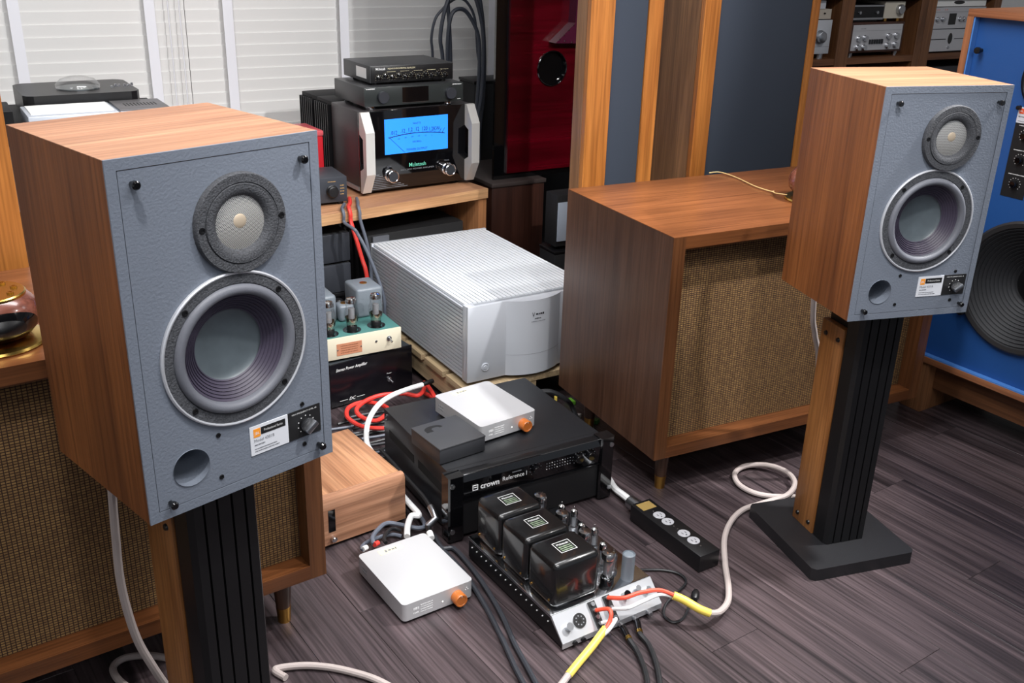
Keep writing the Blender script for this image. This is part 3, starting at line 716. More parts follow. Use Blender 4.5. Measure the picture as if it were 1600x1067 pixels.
# ================================================================== GEAR BEHIND THE LEFT MONITOR
t = thing('side_rack', 'black rack behind the grey monitor carrying disc player and silver boxes', 'rack', .06, 3.30, 0, 0, .60, .62)
bx(t, 'top_shelf', BLACKM, 0, 0, .755, .60, .62, .78, .002); bx(t, 'mid_shelf', BLACKM, .03, .01, .38, .57, .61, .40)
for a in (0, .57):
    for b in (0, .59): bx(t, 'post', BLACKM, a, b, 0, a+.03, b+.03, .755)
t = thing('disc_player', 'black rounded disc player with clear dome lid on the rack before the blinds', 'player', .225, 3.56, .78, .04, .36, .30)
MB().prism([(.03, 0), (.33, 0), (.35, .01), (.36, .03), (.36, .27), (.345, .29), (.33, .30), (.03, .30), (.015, .29), (0, .27), (0, .03), (.01, .01)], 'z', .012, .078).build('case', BLACK, t, smooth=False)
for a in (.05, .31):
    for b in (.05, .25): MB().cyl((a, b, 0), (a, b, .012), .015, .015, 12).build('foot', BLACKM, t)
MB().lathe([(.072, .079), (.070, .092), (.055, .108), (.03, .116), (0, .118)], (.185, .13, 0), 'z', 32).build('dome_lid', GLASS, t)
MB().lathe([(.068, .0785), (.068, .082), (.01, .083), (0, .083)], (.185, .13, 0), 'z', 32).build('disc_well', mat('well_grey', (110, 116, 118), .3, metal=.5), t)
for k in range(6): MB().cyl((.29+.014*k, .11+.012*(k % 3), .078), (.29+.014*k, .11+.012*(k % 3), .084+.003*(k % 2)), .005, .004, 12).build('button', CHROME, t)
t = thing('silver_component', 'silver box with white paper on its lid on the rack beside the disc player', 'component', .215, 3.34, .78, .03, .262, .20)
bx(t, 'case', mat('silver_case', (196, 202, 212), .4, metal=.3), 0, 0, .0, .262, .20, .052, .003); bx(t, 'paper_sheet', PAPER, .012, .03, .0522, .252, .185, .0555)
bx(t, 'lid_seam', INKG, -.0003, -.0004, .036, .2623, 0, .0372)
t = thing('vented_component', 'small grey box with row of vent slots beside the paper-topped silver box', 'component', .482, 3.36, .78, .03, .155, .19)
bx(t, 'case', mat('silver_case', (0, 0, 0)), 0, 0, 0, .155, .19, .050, .003); bx(t, 'lid', mat('grey_lid', (112, 110, 112), .45, metal=.4), 0, .002, .0502, .155, .19, .054, .001)
for k in range(10): bx(t, 'vent_slot', INK, .030+k*.0105, .07, .0541, .034+k*.0105, .12, .0546)
t = thing('black_component', 'black box at the end of the rack beside the paper-topped silver box', 'component', .075, 3.42, .78, 0, .105, .2)
bx(t, 'case', BLACKM, 0, .004, 0, .105, .2, .058, .005); bx(t, 'front_panel', BLACK, 0, 0, 0, .105, .0039, .058)
t = thing('red_box', 'red lidded box on the desk beside the blue-metered amplifier', 'box', 1.01, 3.45, .50, .08, .165, .16)
bx(t, 'body', CRIMS, 0, 0, 0, .165, .16, .185, .004); bx(t, 'lid', mat('red_lid_top', (196, 84, 90), .3), -.002, -.002, .1852, .167, .162, .205, .004)

# ================================================================== GREEN VALVE AMPLIFIER ON BLACK AMPLIFIER
t = thing('power_amplifier', 'black stereo power amplifier with script lettering under the green valve amplifier', 'amplifier', .893, 2.672, 0, .155, .296, .30)
bx(t, 'case', mat('amp_case', (52, 56, 60), .4), .004, .006, .008, .292, .30, .150, .002); fp = bx(t, 'front_panel', mat('anodised_black', (14, 13, 18), .22), 0, 0, .006, .296, .0059, .150, .001)
for a in (.03, .26):
    for b in (.03, .26): MB().cyl((a, b, 0), (a, b, .008), .012, .012, 12).build('foot', BLACK, t)
text(fp, 'Stereo Power Amplifier', .0145, INKW, .020, -.0003, .128, align='LEFT', sx=.78, shear=.35); text(fp, 'DC', .015, INKW, .073, -.0003, .022, shear=.35)
for a in (.030, .090): bx(fp, 'rule_line', INKW, a, -.0004, .0215, a+.028, 0, .0225)
text(fp, 'Power', .0065, INKW, .209, -.0003, .073)
sw = MB().lathe([(.008, 0), (.008, .003), (.005, .004), (.005, .007), (0, .007)], (.209, 0, .052), 'f', 16).build('toggle_switch', STEEL, fp)
MB().cyl((.209, -.006, .052), (.212, -.018, .046), .0022, .0034, 10).build('lever', STEEL, sw)
t = thing('valve_amplifier', 'teal valve amplifier with cream front, grey transformers and glass tubes on the black amplifier', 'amplifier', .893, 2.686, .152, .02, .245, .25)
CASE = bx(t, 'chassis', TGREEN, 0, .005, .010, .245, .25, .077, .001); fp = bx(t, 'front_panel', CREAM, 0, 0, .008, .245, .0049, .078, .0006)
for a in (.02, .225):
    for b in (.02, .23): MB().cyl((a, b, 0), (a, b, .010), .010, .010, 12).build('foot', BLACK, t)
npl = bx(fp, 'name_plate', RUSTR, .030, -.0012, .020, .112, 0, .058)

for q_ in range(4): strokes(npl, .071, -.0013, .050-q_*.0075, .056, .0032, mat('plate_ink', (120, 74, 52), .5))
for a in (.033, .109): MB().lathe([(.0025, 0), (.002, .0012), (0, .0012)], (a, -.0012, .039), 'f', 10).build('rivet', STEEL, npl)
MB().lathe([(.004, 0), (.0035, .002), (0, .003)], (.160, 0, .045), 'f', 12).build('pilot_lamp', STEEL, fp)
sw = MB().lathe([(.008, 0), (.008, .003), (.005, .004), (.005, .007), (0, .007)], (.203, 0, .048), 'f', 16).build('toggle_switch', STEEL, fp)
MB().cyl((.203, -.006, .048), (.206, -.018, .041), .0022, .0034, 10).build('lever', STEEL, sw)
for (a, b, c_, d_, hh) in ((.150, .125, .240, .235, .098), (.005, .13, .085, .235, .090), (.088, .118, .140, .168, .055)):
    tr = bx(t, 'transformer', TGREY, a, b, .0772, c_, d_, .0772+hh, .010, 3)
    MB().lathe([(.012, 0), (.012, .0015), (0, .002)], ((a+c_)/2, (b+d_)/2, .0772+hh), 'z', 18).build('cap_badge', BRASS, tr)
MB().lathe([(.015, .077), (.015, .12), (.013, .123), (0, .123)], (.118, .205, 0), 'z', 20).build('capacitor', BLACK, t)
def valve(parent, x, y, z, s_, base=BLACK, kind='valve'):
    b = MB().lathe([(0, 0), (.0150*s_, 0), (.0150*s_, .013*s_), (.0135*s_, .016*s_), (0, .016*s_)], (x, y, z), 'z', 20).build(kind, base, parent)
    MB().lathe([(.0135*s_, .015*s_), (.019*s_, .030*s_), (.0215*s_, .048*s_), (.0205*s_, .060*s_), (.0165*s_, .070*s_), (.0165*s_, .090*s_), (.0130*s_, .098*s_), (0, .101*s_)], (x, y, z), 'z', 22).build('glass_bulb', GLASS, b)
    MB().lathe([(.0130*s_, .0165*s_), (.0165*s_, .026*s_), (.0185*s_, .036*s_), (.0190*s_, .040*s_)], (x, y, z), 'z', 18).build('getter_flash', mat('getter', (168, 158, 140), .18, metal=1), b)
    MB().lathe([(.0090*s_, .036*s_), (.0090*s_, .066*s_), (0, .066*s_)], (x, y, z), 'z', 14).build('plate', mat('plate_grey', (150, 152, 156), .4, metal=.3), b)
    MB().lathe([(.0158*s_, .084*s_), (.0158*s_, .090*s_), (.0125*s_, .0970*s_), (0, .0995*s_)], (x, y, z), 'z', 18).build('top_getter', mat('getter_top', (206, 206, 206), .15, metal=1), b)
    return b
for (vx, vy) in ((.025, .045), (.100, .047), (.182, .050)):
    MB().lathe([(.0285, .0772), (.0285, .0785), (.0185, .0785), (.0185, .0772)], (vx, vy, 0), 'z', 28).build('socket_ring', BLACKG, t)
    valve(t, vx, vy, .0774, 1.08)

# ================================================================== BIG SILVER FINNED AMPLIFIER ON BOARD
t = thing('pallet_board', 'pale wooden board on blocks under the big silver amplifier', 'pallet', 1.221, 2.403, 0, .027, .476, .74)
for k in range(3): bx(t, 'runner', PALE, .012+k*.200, .004, .03, .052+k*.200, .735, .095)
for k in range(5): bx(t, 'deck_board', PALE, 0, k*.152, .0952, .476, k*.152+.13, .115, .001, 1)
for a in (.012, .41):
    for b in (.03, .62): bx(t, 'block', PALE, a, b, 0, a+.05, b+.08, .03)
w, d, h = .455, .713, .242
t = thing('finned_amplifier', 'big silver amplifier with ribbed top and sides and bowed front on a pale board', 'amplifier', 1.233, 2.417, .115, .027, w, d)
for a in (.05, w-.05):
    for b in (.08, d-.08): MB().cyl((a, b, 0), (a, b, .014), .022, .022, 20).build('foot', BLACK, t)
b0 = .014
bx(t, 'body', mat('amp_core', (178, 182, 188), .5, metal=.1), .006, .034, b0, w-.006, d-.012, b0+h-.0042)
q = MB()
bx(t, 'corner_post', SILVER, 0, .012, b0, .030, .034, b0+h, .002); bx(t, 'corner_post', SILVER, w-.03, .012, b0, w, .034, b0+h, .002)
bx(t, 'rear_frame', SILVER, 0, d-.012, b0, w, d, b0+h, .001)
for s_ in (0, 1):
    for k in range(19):
        zz = b0+.004 + k*.0123; x0 = 0 if s_ == 0 else w-.0059
        bx(t, 'side_fin', SILVER, x0, .0345, zz, x0+.0059, d-.0125, zz+.0080)
for k in range(30):
    x0 = .008 + k*.0147
    bx(t, 'top_fin', SILVT, x0, .0345, b0+h-.0041, x0+.0112, d-.0125, b0+h)
fp = bx(t, 'front_panel', SILVER, 0, 0, b0, w, .0119, b0+h+.001, .002)
def bow(x): return -.030*math.sin(pi*min(1, max(0, (x-.132)/.190)))**.8
xs = [.132 + .190*k/20 for k in range(21)]
poly = [(x, -.0005 + bow(x)) for x in xs] + [(.322, .004), (.132, .004)]
MB().prism(poly, 'z', b0+.001, b0+h).build('bowed_centre', SILVER, fp)
MB().prism([(x, -.0009 + bow(x)*1.006) for x in xs] + [(.322, -.0001), (.132, -.0001)], 'z', b0+.068, b0+.0685).build('seam_line', INKG, fp)
MB().lathe([(.0135, 0), (.0135, .002), (.011, .003), (.0105, .0015), (.007, .0015), (.0065, .004), (0, .0045)], (.061, 0, b0+.042), 'f', 28).build('power_button', SILVER, fp)
text(fp, 'V', .020, INK, .208, -.0313, b0+.196, sx=.8); strokes(fp, .231, -.0312, b0+.197, .028, .008, INK); strokes(fp, .224, -.0312, b0+.183, .022, .004, INK); strokes(fp, .226, -.0312, b0+.174, .050, .0028, INKG)

# ================================================================== BLACK RACK AMPLIFIER
t = thing('rack_amplifier', 'large black rack amplifier with glossy lettered front on the floor', 'amplifier', .898, 1.863, 0, .013, .483, .42)
CW = .018
for a in (.05, .43):
    for b in (.06, .38): MB().cyl((a, b, 0), (a, b, .008), .016, .016, 14).build('foot', BLACK, t)
bx(t, 'chassis', mat('amp_black', (30, 31, 34), .36), CW, .026, .008, .483-CW, .42, .178, .002)
fp = bx(t, 'front_panel', BLACK, .018, .002, .008, .465, .026, .180, .003)
for a in (0, .441):
    e_ = MB().prism([(a+.004, -.012), (a+.038, -.012), (a+.042, -.008), (a+.042, .026), (a, .026), (a, -.008)], 'z', .006, .184).build('rack_ear', BLACKG, t, smooth=False)
    for zz in (.035, .162): MB().lathe([(.0065, 0), (.0065, .002), (.0035, .0025), (0, .001)], (a+(.010 if a == 0 else .032), -.012, zz), 'f', 14).build('rack_screw', STEEL, e_)
MB().prism([(-.004, .112), (-.008, .163), (.0, .178), (.0019, .179), (.0019, .112)], 'x', .0425, .4405).build('display_panel', BLACKG, fp, smooth=False)
bx(fp, 'lower_grille', mat('grille_black', (18, 18, 20), .5), .0425, -.001, .012, .4405, .0019, .1095)
bx(fp, 'lower_lip', BLACKG, .0425, -.0075, .1100, .4405, .0019, .1118)
text(fp, 'crown', .021, INKW, .114, -.0090, .141, sx=.98, name='logo', bold=.03); text(fp, 'Reference I', .017, INKW, .184, -.0090, .144, sx=.9)
strokes(fp, .190, -.0088, .156, .026, .0035, INKG)
lm = MB(); lm.box(.066, -.0090, .1335, .068, -.0084, .1485).box(.079, -.0090, .1335, .081, -.0084, .1485).box(.068, -.0090, .1335, .079, -.0084, .1355).box(.068, -.0090, .1465, .079, -.0084, .1485).box(.0695, -.0090, .1405, .0775, -.0084, .1425); lm = lm.build('logo_mark', INKW, fp, smooth=False); lm['kind'] = 'stuff'
for kx in (.245, .372, .408):
    kk = MB().lathe([(.0115, 0), (.0115, .012), (.010, .014), (0, .014)], (kx, -.006, .146), 'f', 24).build('knob', BLACKG, fp)
    for q in range(9):
        a = math.radians(225-q*33.75); bx(fp, 'dial_mark', INKG, kx+.0165*math.cos(a)-.0006, -.0082, .146+.0165*math.sin(a)-.0006, kx+.0165*math.cos(a)+.0006, -.0074, .146+.0165*math.sin(a)+.0006)
for r_ in range(3):
    for k in range(10): MB().lathe([(.0013, 0), (.0013, .0006), (0, .0008)], (.278+k*.0078, -.0072, .137+r_*.008), 'f', 8).build('level_led', INKG if (k+r_) % 4 else INKW, fp)
for (y0, y1) in ((.05, .20), (.225, .385)): bx(t, 'side_vent', mat('slot_black', (0, 0, 0)), CW-.0006, y0, .105, CW+.0004, y1, .128)
for (sy, sz) in ((.40, .165), (.405, .15), (.405, .158)): MB().cyl((CW-.0016, sy, sz), (CW+.0005, sy, sz), .003, .003, 10).build('screw', STEEL, t)
bx(t, 'top_seam', mat('slot_black', (0, 0, 0)), CW+.002, .040, .1781, .483-CW-.002, .0415, .1785)

# ---- silver preamplifiers with amber knob
def preamp(x, y, z, yaw, label):
    w, d = .177, .221
    t = thing('preamplifier', label, 'preamplifier', x, y, z, yaw, w, d, 'small silver preamplifiers with amber knob')
    r = .010; poly = []
    for (cx, cy, a0) in ((w-r, r, -90), (w-r, d-r, 0), (r, d-r, 90), (r, r, 180)):
        for k in range(5): a = math.radians(a0+k*22.5); poly.append((cx+r*math.cos(a), cy+r*math.sin(a)))
    MB().prism(poly, 'z', .008, .051).build('case', mat('pearl_silver', (206, 206, 208), .42, metal=.4), t)
    for a in (.02, w-.02):
        for b in (.02, d-.02): MB().cyl((a, b, .008), (a, b, 0), .010, .006, 14).build('foot', mat('dark_wood_foot', (92, 52, 36), .4), t)
    kb = MB().lathe([(.0155, 0), (.0155, .020), (.0145, .022), (.012, .022), (.011, .021), (0, .021)], (.134, 0, .024), 'f', 32).build('knob', AMBER, t)
    bx(kb, 'pointer', INKW, .1335, -.0225, .034, .1345, -.0211, .0385)
    MB().lathe([(.0018, 0), (.0015, .0006), (0, .0008)], (.098, 0, .024), 'f', 10).build('pilot_lamp', mat('led_white', (255, 250, 240), .5, emit=1.2), t)
    for (a, b) in ((.157, .032), (.163, .032), (.160, .037)): MB().lathe([(.0016, 0), (.0013, .0005), (0, .0006)], (a, 0, b), 'f', 8).build('indicator', INKW, t)
    
    for q_ in range(4): strokes(t, .058, -.0002, .037-q_*.006, .030, .003, INKW)
    strokes(t, .032, -.0002, .032, .014, .007, INKW); strokes(t, .032, -.0002, .021, .014, .004, INKW)
    strokes(t, -.0002, d-.035, .033, .026, .006, mat('side_print', (150, 152, 156), .5), 'l'); strokes(t, -.0002, d-.035, .024, .022, .005, mat('side_print', (0, 0, 0)), 'l')
    tp_ = bx(t, 'masking_tape', mat('tape_cream', (226, 216, 176), .7), .045, d-.030, .0511, .105, d-.012, .0514)
    strokes(tp_, .075, d-.021, .0516, .030, .009, INKG, 't')
    for a in (.03, .07, .11, .15): MB().cyl((a, d-.001, .026), (a, d+.012, .026), .005, .005, 12).build('socket', GOLD, t)
    return t
preamp(.680, 1.624, 0, .085, 'small silver preamplifier with amber knob standing on the floor')
preamp(1.049, 1.978, .1786, .126, 'small silver preamplifier with amber knob on top of the black rack amplifier')
t = thing('charcoal_box', 'small charcoal metal box with dark arch logo on the black rack amplifier', 'box', .912, 1.930, .1786, .121, .134, .135)
bx(t, 'lower_shell', DGREY, 0, 0, .002, .134, .135, .040, .0015); bx(t, 'lid', mat('charcoal_lid', (66, 67, 70), .45, metal=.2), -.0008, -.0008, .0402, .1348, .1358, .045, .0012)
bx(t, 'rubber_pad', BLACK, .01, .01, 0, .124, .125, .002)
lg_ = MB(); n = 14
o_ = [(.045 + .026*math.cos(pi*k/n), .100 + .016*math.sin(pi*k/n)) for k in range(n+1)]; i_ = [(.050 + .012*math.cos(pi*k/n), .098 + .008*math.sin(pi*k/n)) for k in range(n, -1, -1)]
lg_.prism(o_ + [(.019, .088), (.038, .088)] + i_, 'z', .0451, .0454); lg_.build('logo', INK, t, smooth=False)

# ---- walnut box
t = thing('walnut_box', 'walnut cased amplifier box with rounded front lip on the floor', 'box', .625, 1.968, 0, .125, .224, .30)
bx(t, 'body', NUTX, 0, .006, .010, .224, .30, .128, .004); bx(t, 'top_board', NUTY, 0, .028, .1282, .224, .30, .134, .002)
MB().prism([(0, .112), (0, .130), (.004, .1375), (.012, .140), (.022, .138), (.0275, .134), (.0275, .1283), (.0058, .1283), (.0058, .112)], 'x', 0, .224).build('front_lip', NUTX, t)
bx(t, 'front_panel', NUTX, .0, .0, .010, .224, .0057, .1118)
bx(t, 'display_window', LCD, .012, -.001, .045, .030, .001, .105)
MB().lathe([(.007, 0), (.007, .010), (.005, .012), (0, .012)], (.022, 0, .026), 'f', 20).build('knob', CHROME, t)
for a in (.03, .194):
    for b in (.03, .27): MB().cyl((a, b, 0), (a, b, .010), .011, .012, 14).build('foot', BLACK, t)

# ================================================================== CHROME VALVE AMPLIFIER
mx_, my_, myaw = .938, 1.441, .064
w, d, h = .270, .342, .062
t = thing('valve_amplifier', 'chrome valve amplifier with three black transformer cans and glass tubes on the floor', 'amplifier', mx_, my_, 0, myaw, w, d)
bx(t, 'chassis', CHROME, 0, 0, .054, w, d, h, .001)
SIDEP = [(-.046, .006), (-.044, .018), (-.001, .0538), (d, .0538), (d, .006)]
sd = MB().prism(SIDEP, 'x', .002, .012).build('side_panel', BLACK, t, smooth=False); MB().prism(SIDEP, 'x', w-.012, w-.002).build('side_panel', BLACK, t, smooth=False)
for k in range(16): MB().cyl((.0022, .010+k*.021, .040), (-.0002, .010+k*.021, .040), .0016, .0014, 8).build('vent_dot', INKW, sd)
bx(t, 'floor_pan', BLACKM, .012, .002, .006, w-.012, d, .0538); bx(t, 'rear_panel', BLACK, .0121, d+.0002, .008, w-.0121, d+.003, .0538)
for a in (.02, w-.02):
    for b in (.01, d-.03): MB().cyl((a, b, 0), (a, b, .006), .010, .010, 12).build('foot', BLACK, t)
sp_ = MB().prism([(-.0445, .018), (-.001, .0540), (-.001, .062), (-.003, .062), (-.0475, .0195), (-.0475, .006), (-.045, .006)], 'x', 0, w).build('terminal_panel', mat('polished_steel', (206, 208, 212), .3, metal=.6), t, smooth=False)
def SL(u, v, o_=0):  # point on the sloped terminal panel: u across, v 0 (bottom) .. 1 (top), o_ outwards
    return Vector((u, -.0475 + v*.0445 - o_*.690, .0195 + v*.0425 + o_*.723))
def slcyl(name, material, u, v, r, o0, o1, parent, n=14, r1=None): return MB().cyl(SL(u, v, o0), SL(u, v, o1), r, r1, n).build(name, material, parent)
so = slcyl('octal_socket', BLACK, .058, .52, .0155, 0, .003, sp_, 24)
for k in range(8): a = 2*pi*k/8; slcyl('pin_hole', INKG, .058+.0095*math.cos(a), .52+.0095*math.sin(a)/.0615, .0016, .0028, .0034, so, 8)
slcyl('socket_key', mat('slot_black', (0, 0, 0)), .058, .52, .0045, .0028, .0034, so)
slcyl('fuse_cap', STEEL, .026, .45, .0085, 0, .012, sp_, 18)
for (tx, n_) in ((.100, 4), (.140, 3)):
    ts = MB()
    a, b = SL(tx-.007, .02), SL(tx-.007, .98)
    ring0 = ts.ring([SL(tx-.008, .03, 0), SL(tx+.008, .03, 0), SL(tx+.008, .97, 0), SL(tx-.008, .97, 0)]); ring1 = ts.ring([SL(tx-.008, .03, .006), SL(tx+.008, .03, .006), SL(tx+.008, .97, .006), SL(tx-.008, .97, .006)])
    ts.skin(ring0, ring1); ts.bm.faces.new(ring1); ts.bm.faces.new(ring0[::-1]); ts = ts.build('terminal_strip', BLACK, sp_, smooth=False)
    for k in range(n_): slcyl('terminal_screw', STEEL, tx, .16+k*(.70/(n_-1)), .0048, .0062, .0095, ts)
slcyl('selector_knob', BLACKG, .187, .72, .0088, 0, .016, sp_, 20)
for (u, v) in ((.222, .78), (.246, .62)): slcyl('input_jack', STEEL, u, v, .0065, 0, .012, sp_, 16)
for k in range(3): MB().cyl((.150+k*.040, -.048, .0125), (.150+k*.040, -.060, .0125), .0055, .0055, 14).build('rca_jack', STEEL, sp_)
for k in range(2): MB().cyl((.030+k*.022, -.048, .0125), (.030+k*.022, -.053, .0125), .0055, .0055, 14).build('gain_screw', BLACK, sp_)
TRM = mat('black_transformer_paint', (17, 17, 18), .24, coat=.35)
for k in range(3):
    y0 = .008 + k*.1095
    tr = bx(t, 'transformer', TRM, .012, y0, h, .134, y0+.104, h+.112, .015, 4)
    tpn = bx(tr, 'name_plate', mat('plate_black', (24, 28, 26), .4), .052, y0+.034, h+.1121, .094, y0+.072, h+.1126)
    f_ = MB(); f_.box(.052, y0+.034, h+.1126, .094, y0+.0350, h+.1129).box(.052, y0+.071, h+.1126, .094, y0+.072, h+.1129).box(.052, y0+.035, h+.1126, .053, y0+.071, h+.1129).box(.093, y0+.035, h+.1126, .094, y0+.071, h+.1129)
    f_.build('plate_border', INKW, tpn, smooth=False)
    text(tpn, 'McIntosh', .0095, INKW, .073, y0+.062, h+.1129, face='t', sx=.85)
    
    for q_ in range(3): strokes(tpn, .073, y0+.053-q_*.0065, h+.1128, .030, .0034, mat('pale_green_ink', (150, 170, 140), .5), 't')
    for (px_, pz_) in ((.0, .02), (.0, .03)): pass
    for sy in (.018, .086): MB().cyl((.0122, y0+sy, h+.018), (.0108, y0+sy, h+.018), .0028, .0028, 8).build('rivet', BRASS, tr)
def minivalve(x, y, z, hgt, r=.0095):
    v = MB().lathe([(0, 0), (r*1.15, 0), (r*1.15, .008), (r, .010), (0, .010)], (x, y, z), 'z', 16).build('small_valve', STEEL, t)
    MB().lathe([(r, .010), (r, hgt-.010), (r*.8, hgt-.004), (.003, hgt-.001), (.0018, hgt+.006), (0, hgt+.007)], (x, y, z), 'z', 18).build('glass_bulb', GLASS, v)
    MB().lathe([(r*.55, .012), (r*.55, hgt-.020), (0, hgt-.020)], (x, y, z), 'z', 12).build('plate', mat('plate_grey', (0, 0, 0)), v)
    MB().lathe([(r*.96, hgt-.020), (r*.92, hgt-.010), (r*.76, hgt-.005), (.0025, hgt-.0018)], (x, y, z), 'z', 16).build('getter_flash', mat('getter_top', (0, 0, 0)), v)
    return v
def bigvalve(x, y, z, hgt=.082, r=.0165):
    v = MB().lathe([(0, 0), (r*.95, 0), (r*.95, .016), (r*.8, .018), (0, .018)], (x, y, z), 'z', 20).build('power_valve', BLACKG, t)
    MB().lathe([(r*.85, .017), (r, .022), (r, hgt-.008), (r*.85, hgt-.002), (r*.5, hgt), (0, hgt)], (x, y, z), 'z', 24).build('glass_bulb', GLASS, v)
    MB().lathe([(r*.62, .024), (r*.62, hgt-.024), (0, hgt-.024)], (x, y, z), 'z', 14).build('plate', mat('plate_dark', (120, 120, 124), .45, metal=.3), v)
    MB().lathe([(r*.97, hgt-.016), (r*.97, hgt-.008), (r*.82, hgt-.003), (r*.45, hgt-.001), (0, hgt-.001)], (x, y, z), 'z', 20).build('getter_flash', mat('getter_top', (0, 0, 0)), v)
    return v
for (bx_, by_) in ((.172, .030), (.178, .125), (.178, .215), (.178, .305)): bigvalve(bx_, by_, h)
for (sx_, sy_, hh) in ((.205, .052, .058), (.195, .078, .072), (.226, .150, .060), (.205, .172, .066), (.232, .238, .060), (.212, .262, .066)): minivalve(sx_, sy_, h, hh)
MB().lathe([(0, 0), (.0145, 0), (.0145, .064), (.0125, .066), (.0115, .063), (0, .063)], (.222, .020, h), 'z', 24).build('capacitor_can', TGREY, t)
MC = t
def MCW(p):   # local point of the chrome amplifier -> world
    c_, s_ = math.cos(myaw), math.sin(myaw); return Vector((mx_ + c_*p[0] - s_*p[1], my_ + s_*p[0] + c_*p[1], p[2]))

# ================================================================== POWER STRIP
t = thing('power_strip', 'black metal power strip with four round outlets and gold label on the floor', 'power strip', 1.360, 1.742, 0, -1.520, .262, .062)
bx(t, 'case', BLACK, 0, 0, .003, .262, .062, .047, .0012); bx(t, 'rubber_base', BLACKM, .01, .006, 0, .252, .056, .003)
bx(t, 'gold_label', mat('gold_label', (190, 160, 96), .4, metal=.5), .008, .010, .0471, .040, .052, .0475)
for k, ox in enumerate((.075, .108, .168, .203)):
    o_ = MB().lathe([(.0155, .047), (.0155, .0482), (.0145, .049), (0, .049)], (ox, .031, 0), 'z', 28).build('outlet', mat('outlet_white', (168, 168, 172), .3), t)
    for q in (-.005, .005): bx(o_, 'slot', INK, ox-.0035, .031+q-.0008, .0491, ox+.0035, .031+q+.0008, .0493)
    MB().cyl((ox+.009, .031, .049), (ox+.009, .031, .0494), .002, .002, 8).build('ground_hole', INK, o_)
for ox in (.052, .131, .145, .228): MB().lathe([(.0022, .047), (.002, .048), (0, .048)], (ox, .031, 0), 'z', 8).build('screw', STEEL, t)
MB().cyl((0, .031, .026), (-.040, .031, .026), .0185, .0165, 24).build('plug_collar', STEEL, t)
sx0 = 1.360 + .031*math.sin(1.520); 
cable('power_cable', [Vector((1.392, 1.786, .026)), Vector((1.395, 1.825, .022)), Vector((1.405, 1.875, .012)), Vector((1.425, 1.95, .010)), Vector((1.43, 2.08, .010)), Vector((1.42, 2.25, .010))], .0092, WHITEC, 'white braided power cable running from the power strip past the black rack amplifier')

# ================================================================== BLUE MONITOR
w, d, h = .635, .435, 1.05
BX, BY, BYAW = 2.546, 1.931, -1.501
t = thing('floor_speaker', 'large blue-fronted loudspeaker in a walnut case', 'speaker', BX, BY, .171, BYAW, w, d)
fr = .020
bx(t, 'top_panel', wood('blue_case_x', (150, 94, 62), (186, 126, 88), 'x', .4), 0, 0, h-fr, w, d, h, .001); bx(t, 'bottom_panel', wood('blue_case_x', (0, 0, 0), (0, 0, 0)), 0, 0, 0, w, d, fr, .001)
for a in (0, w-fr): bx(t, 'side_panel', wood('blue_case_z', (140, 86, 52), (176, 116, 78), 'z', .4), a, .0003, fr, a+fr, d, h-fr)
bx(t, 'back_panel', BLACKM, fr, d-.02, fr, w-fr, d-.005, h-fr)
MB().plate([(fr, fr), (w-fr, fr), (w-fr, h-fr), (fr, h-fr)], [(.320, .315, .182), (.275, .885, .062)], .024, .044).build('baffle', BLUE, t, smooth=False)
ln = MB(); ln.box(fr, .003, fr, fr+.004, .0239, h-fr).box(w-fr-.004, .003, fr, w-fr, .0239, h-fr).box(fr+.004, .003, fr, w-fr-.004, .0239, fr+.004); ln.build('edge_lining', LBLUE, t, smooth=False)
W = MB().lathe([(.176, -.024), (.194, -.023), (.194, -.012), (.188, -.008), (.176, -.010)], (.320, 0, .315), 'f', 64).build('woofer', mat('basket_ring', (48, 47, 48), .45), t)
prof = [(.180, -.012)]
for k in range(13):
    r = .172 - k*.0092; hh = -.016 - k*.0062
    prof += [(r, hh), (r-.002, hh+.0035), (r-.006, hh-.001)]
MB().lathe(prof, (.320, 0, .315), 'f', 64).build('ribbed_cone', mat('woofer_cone', (44, 45, 48), .6), W)
MB().lathe([(.056, -.094), (.050, -.080), (.03, -.068), (0, -.064)], (.320, 0, .315), 'f', 40).build('dust_cap', BLACK, W)
for a in (35, 145, 215, 325): MB().lathe([(.016, -.024), (.016, -.006), (.010, -.002), (0, -.002)], (.320+.200*math.cos(math.radians(a)), 0, .315+.200*math.sin(math.radians(a))), 'f', 16).build('clamp', BLACK, W)
Hn = MB().lathe([(.088, -.023), (.088, -.014), (.080, -.010), (.050, -.035), (.022, -.075), (0, -.075)], (.275, 0, .885), 'f', 48).build('mid_driver', BLACK, t)
for a in (45, 135, 225, 315): MB().lathe([(.006, -.023), (.006, -.012), (0, -.011)], (.275+.112*math.cos(math.radians(a)), 0, .885+.112*math.sin(math.radians(a))), 'f', 12).build('clamp', BLACK, Hn)
for (a, b) in ((.048, .942), (.587, .942), (.048, .10), (.587, .10)): MB().lathe([(.005, -.024), (.005, -.010), (.009, -.009), (.009, .0), (0, .001)], (a, 0, b), 'f', 14).build('grille_peg', BLACK, t)
lb = bx(t, 'label_plate', LABELW, .193, .0228, .765, .262, .0242, .808)
bx(lb, 'logo_square', mat('red_orange_print', (240, 92, 48), .5), .197, .0222, .790, .210, .0229, .804); bx(lb, 'title_bar', INK, .211, .0222, .791, .258, .0229, .804)
text(lb, 'JBL', .007, INKW, .2035, .0219, .797); text(lb, 'Professional Series', .0055, INKW, .2345, .0219, .7975, sx=.85); strokes(lb, .2135, .0226, .782, .032, .0045, INKG); strokes(lb, .222, .0226, .770, .048, .0022, INKG)
pn = bx(t, 'control_panel', INK, .193, .0228, .560, .262, .0242, .7645)
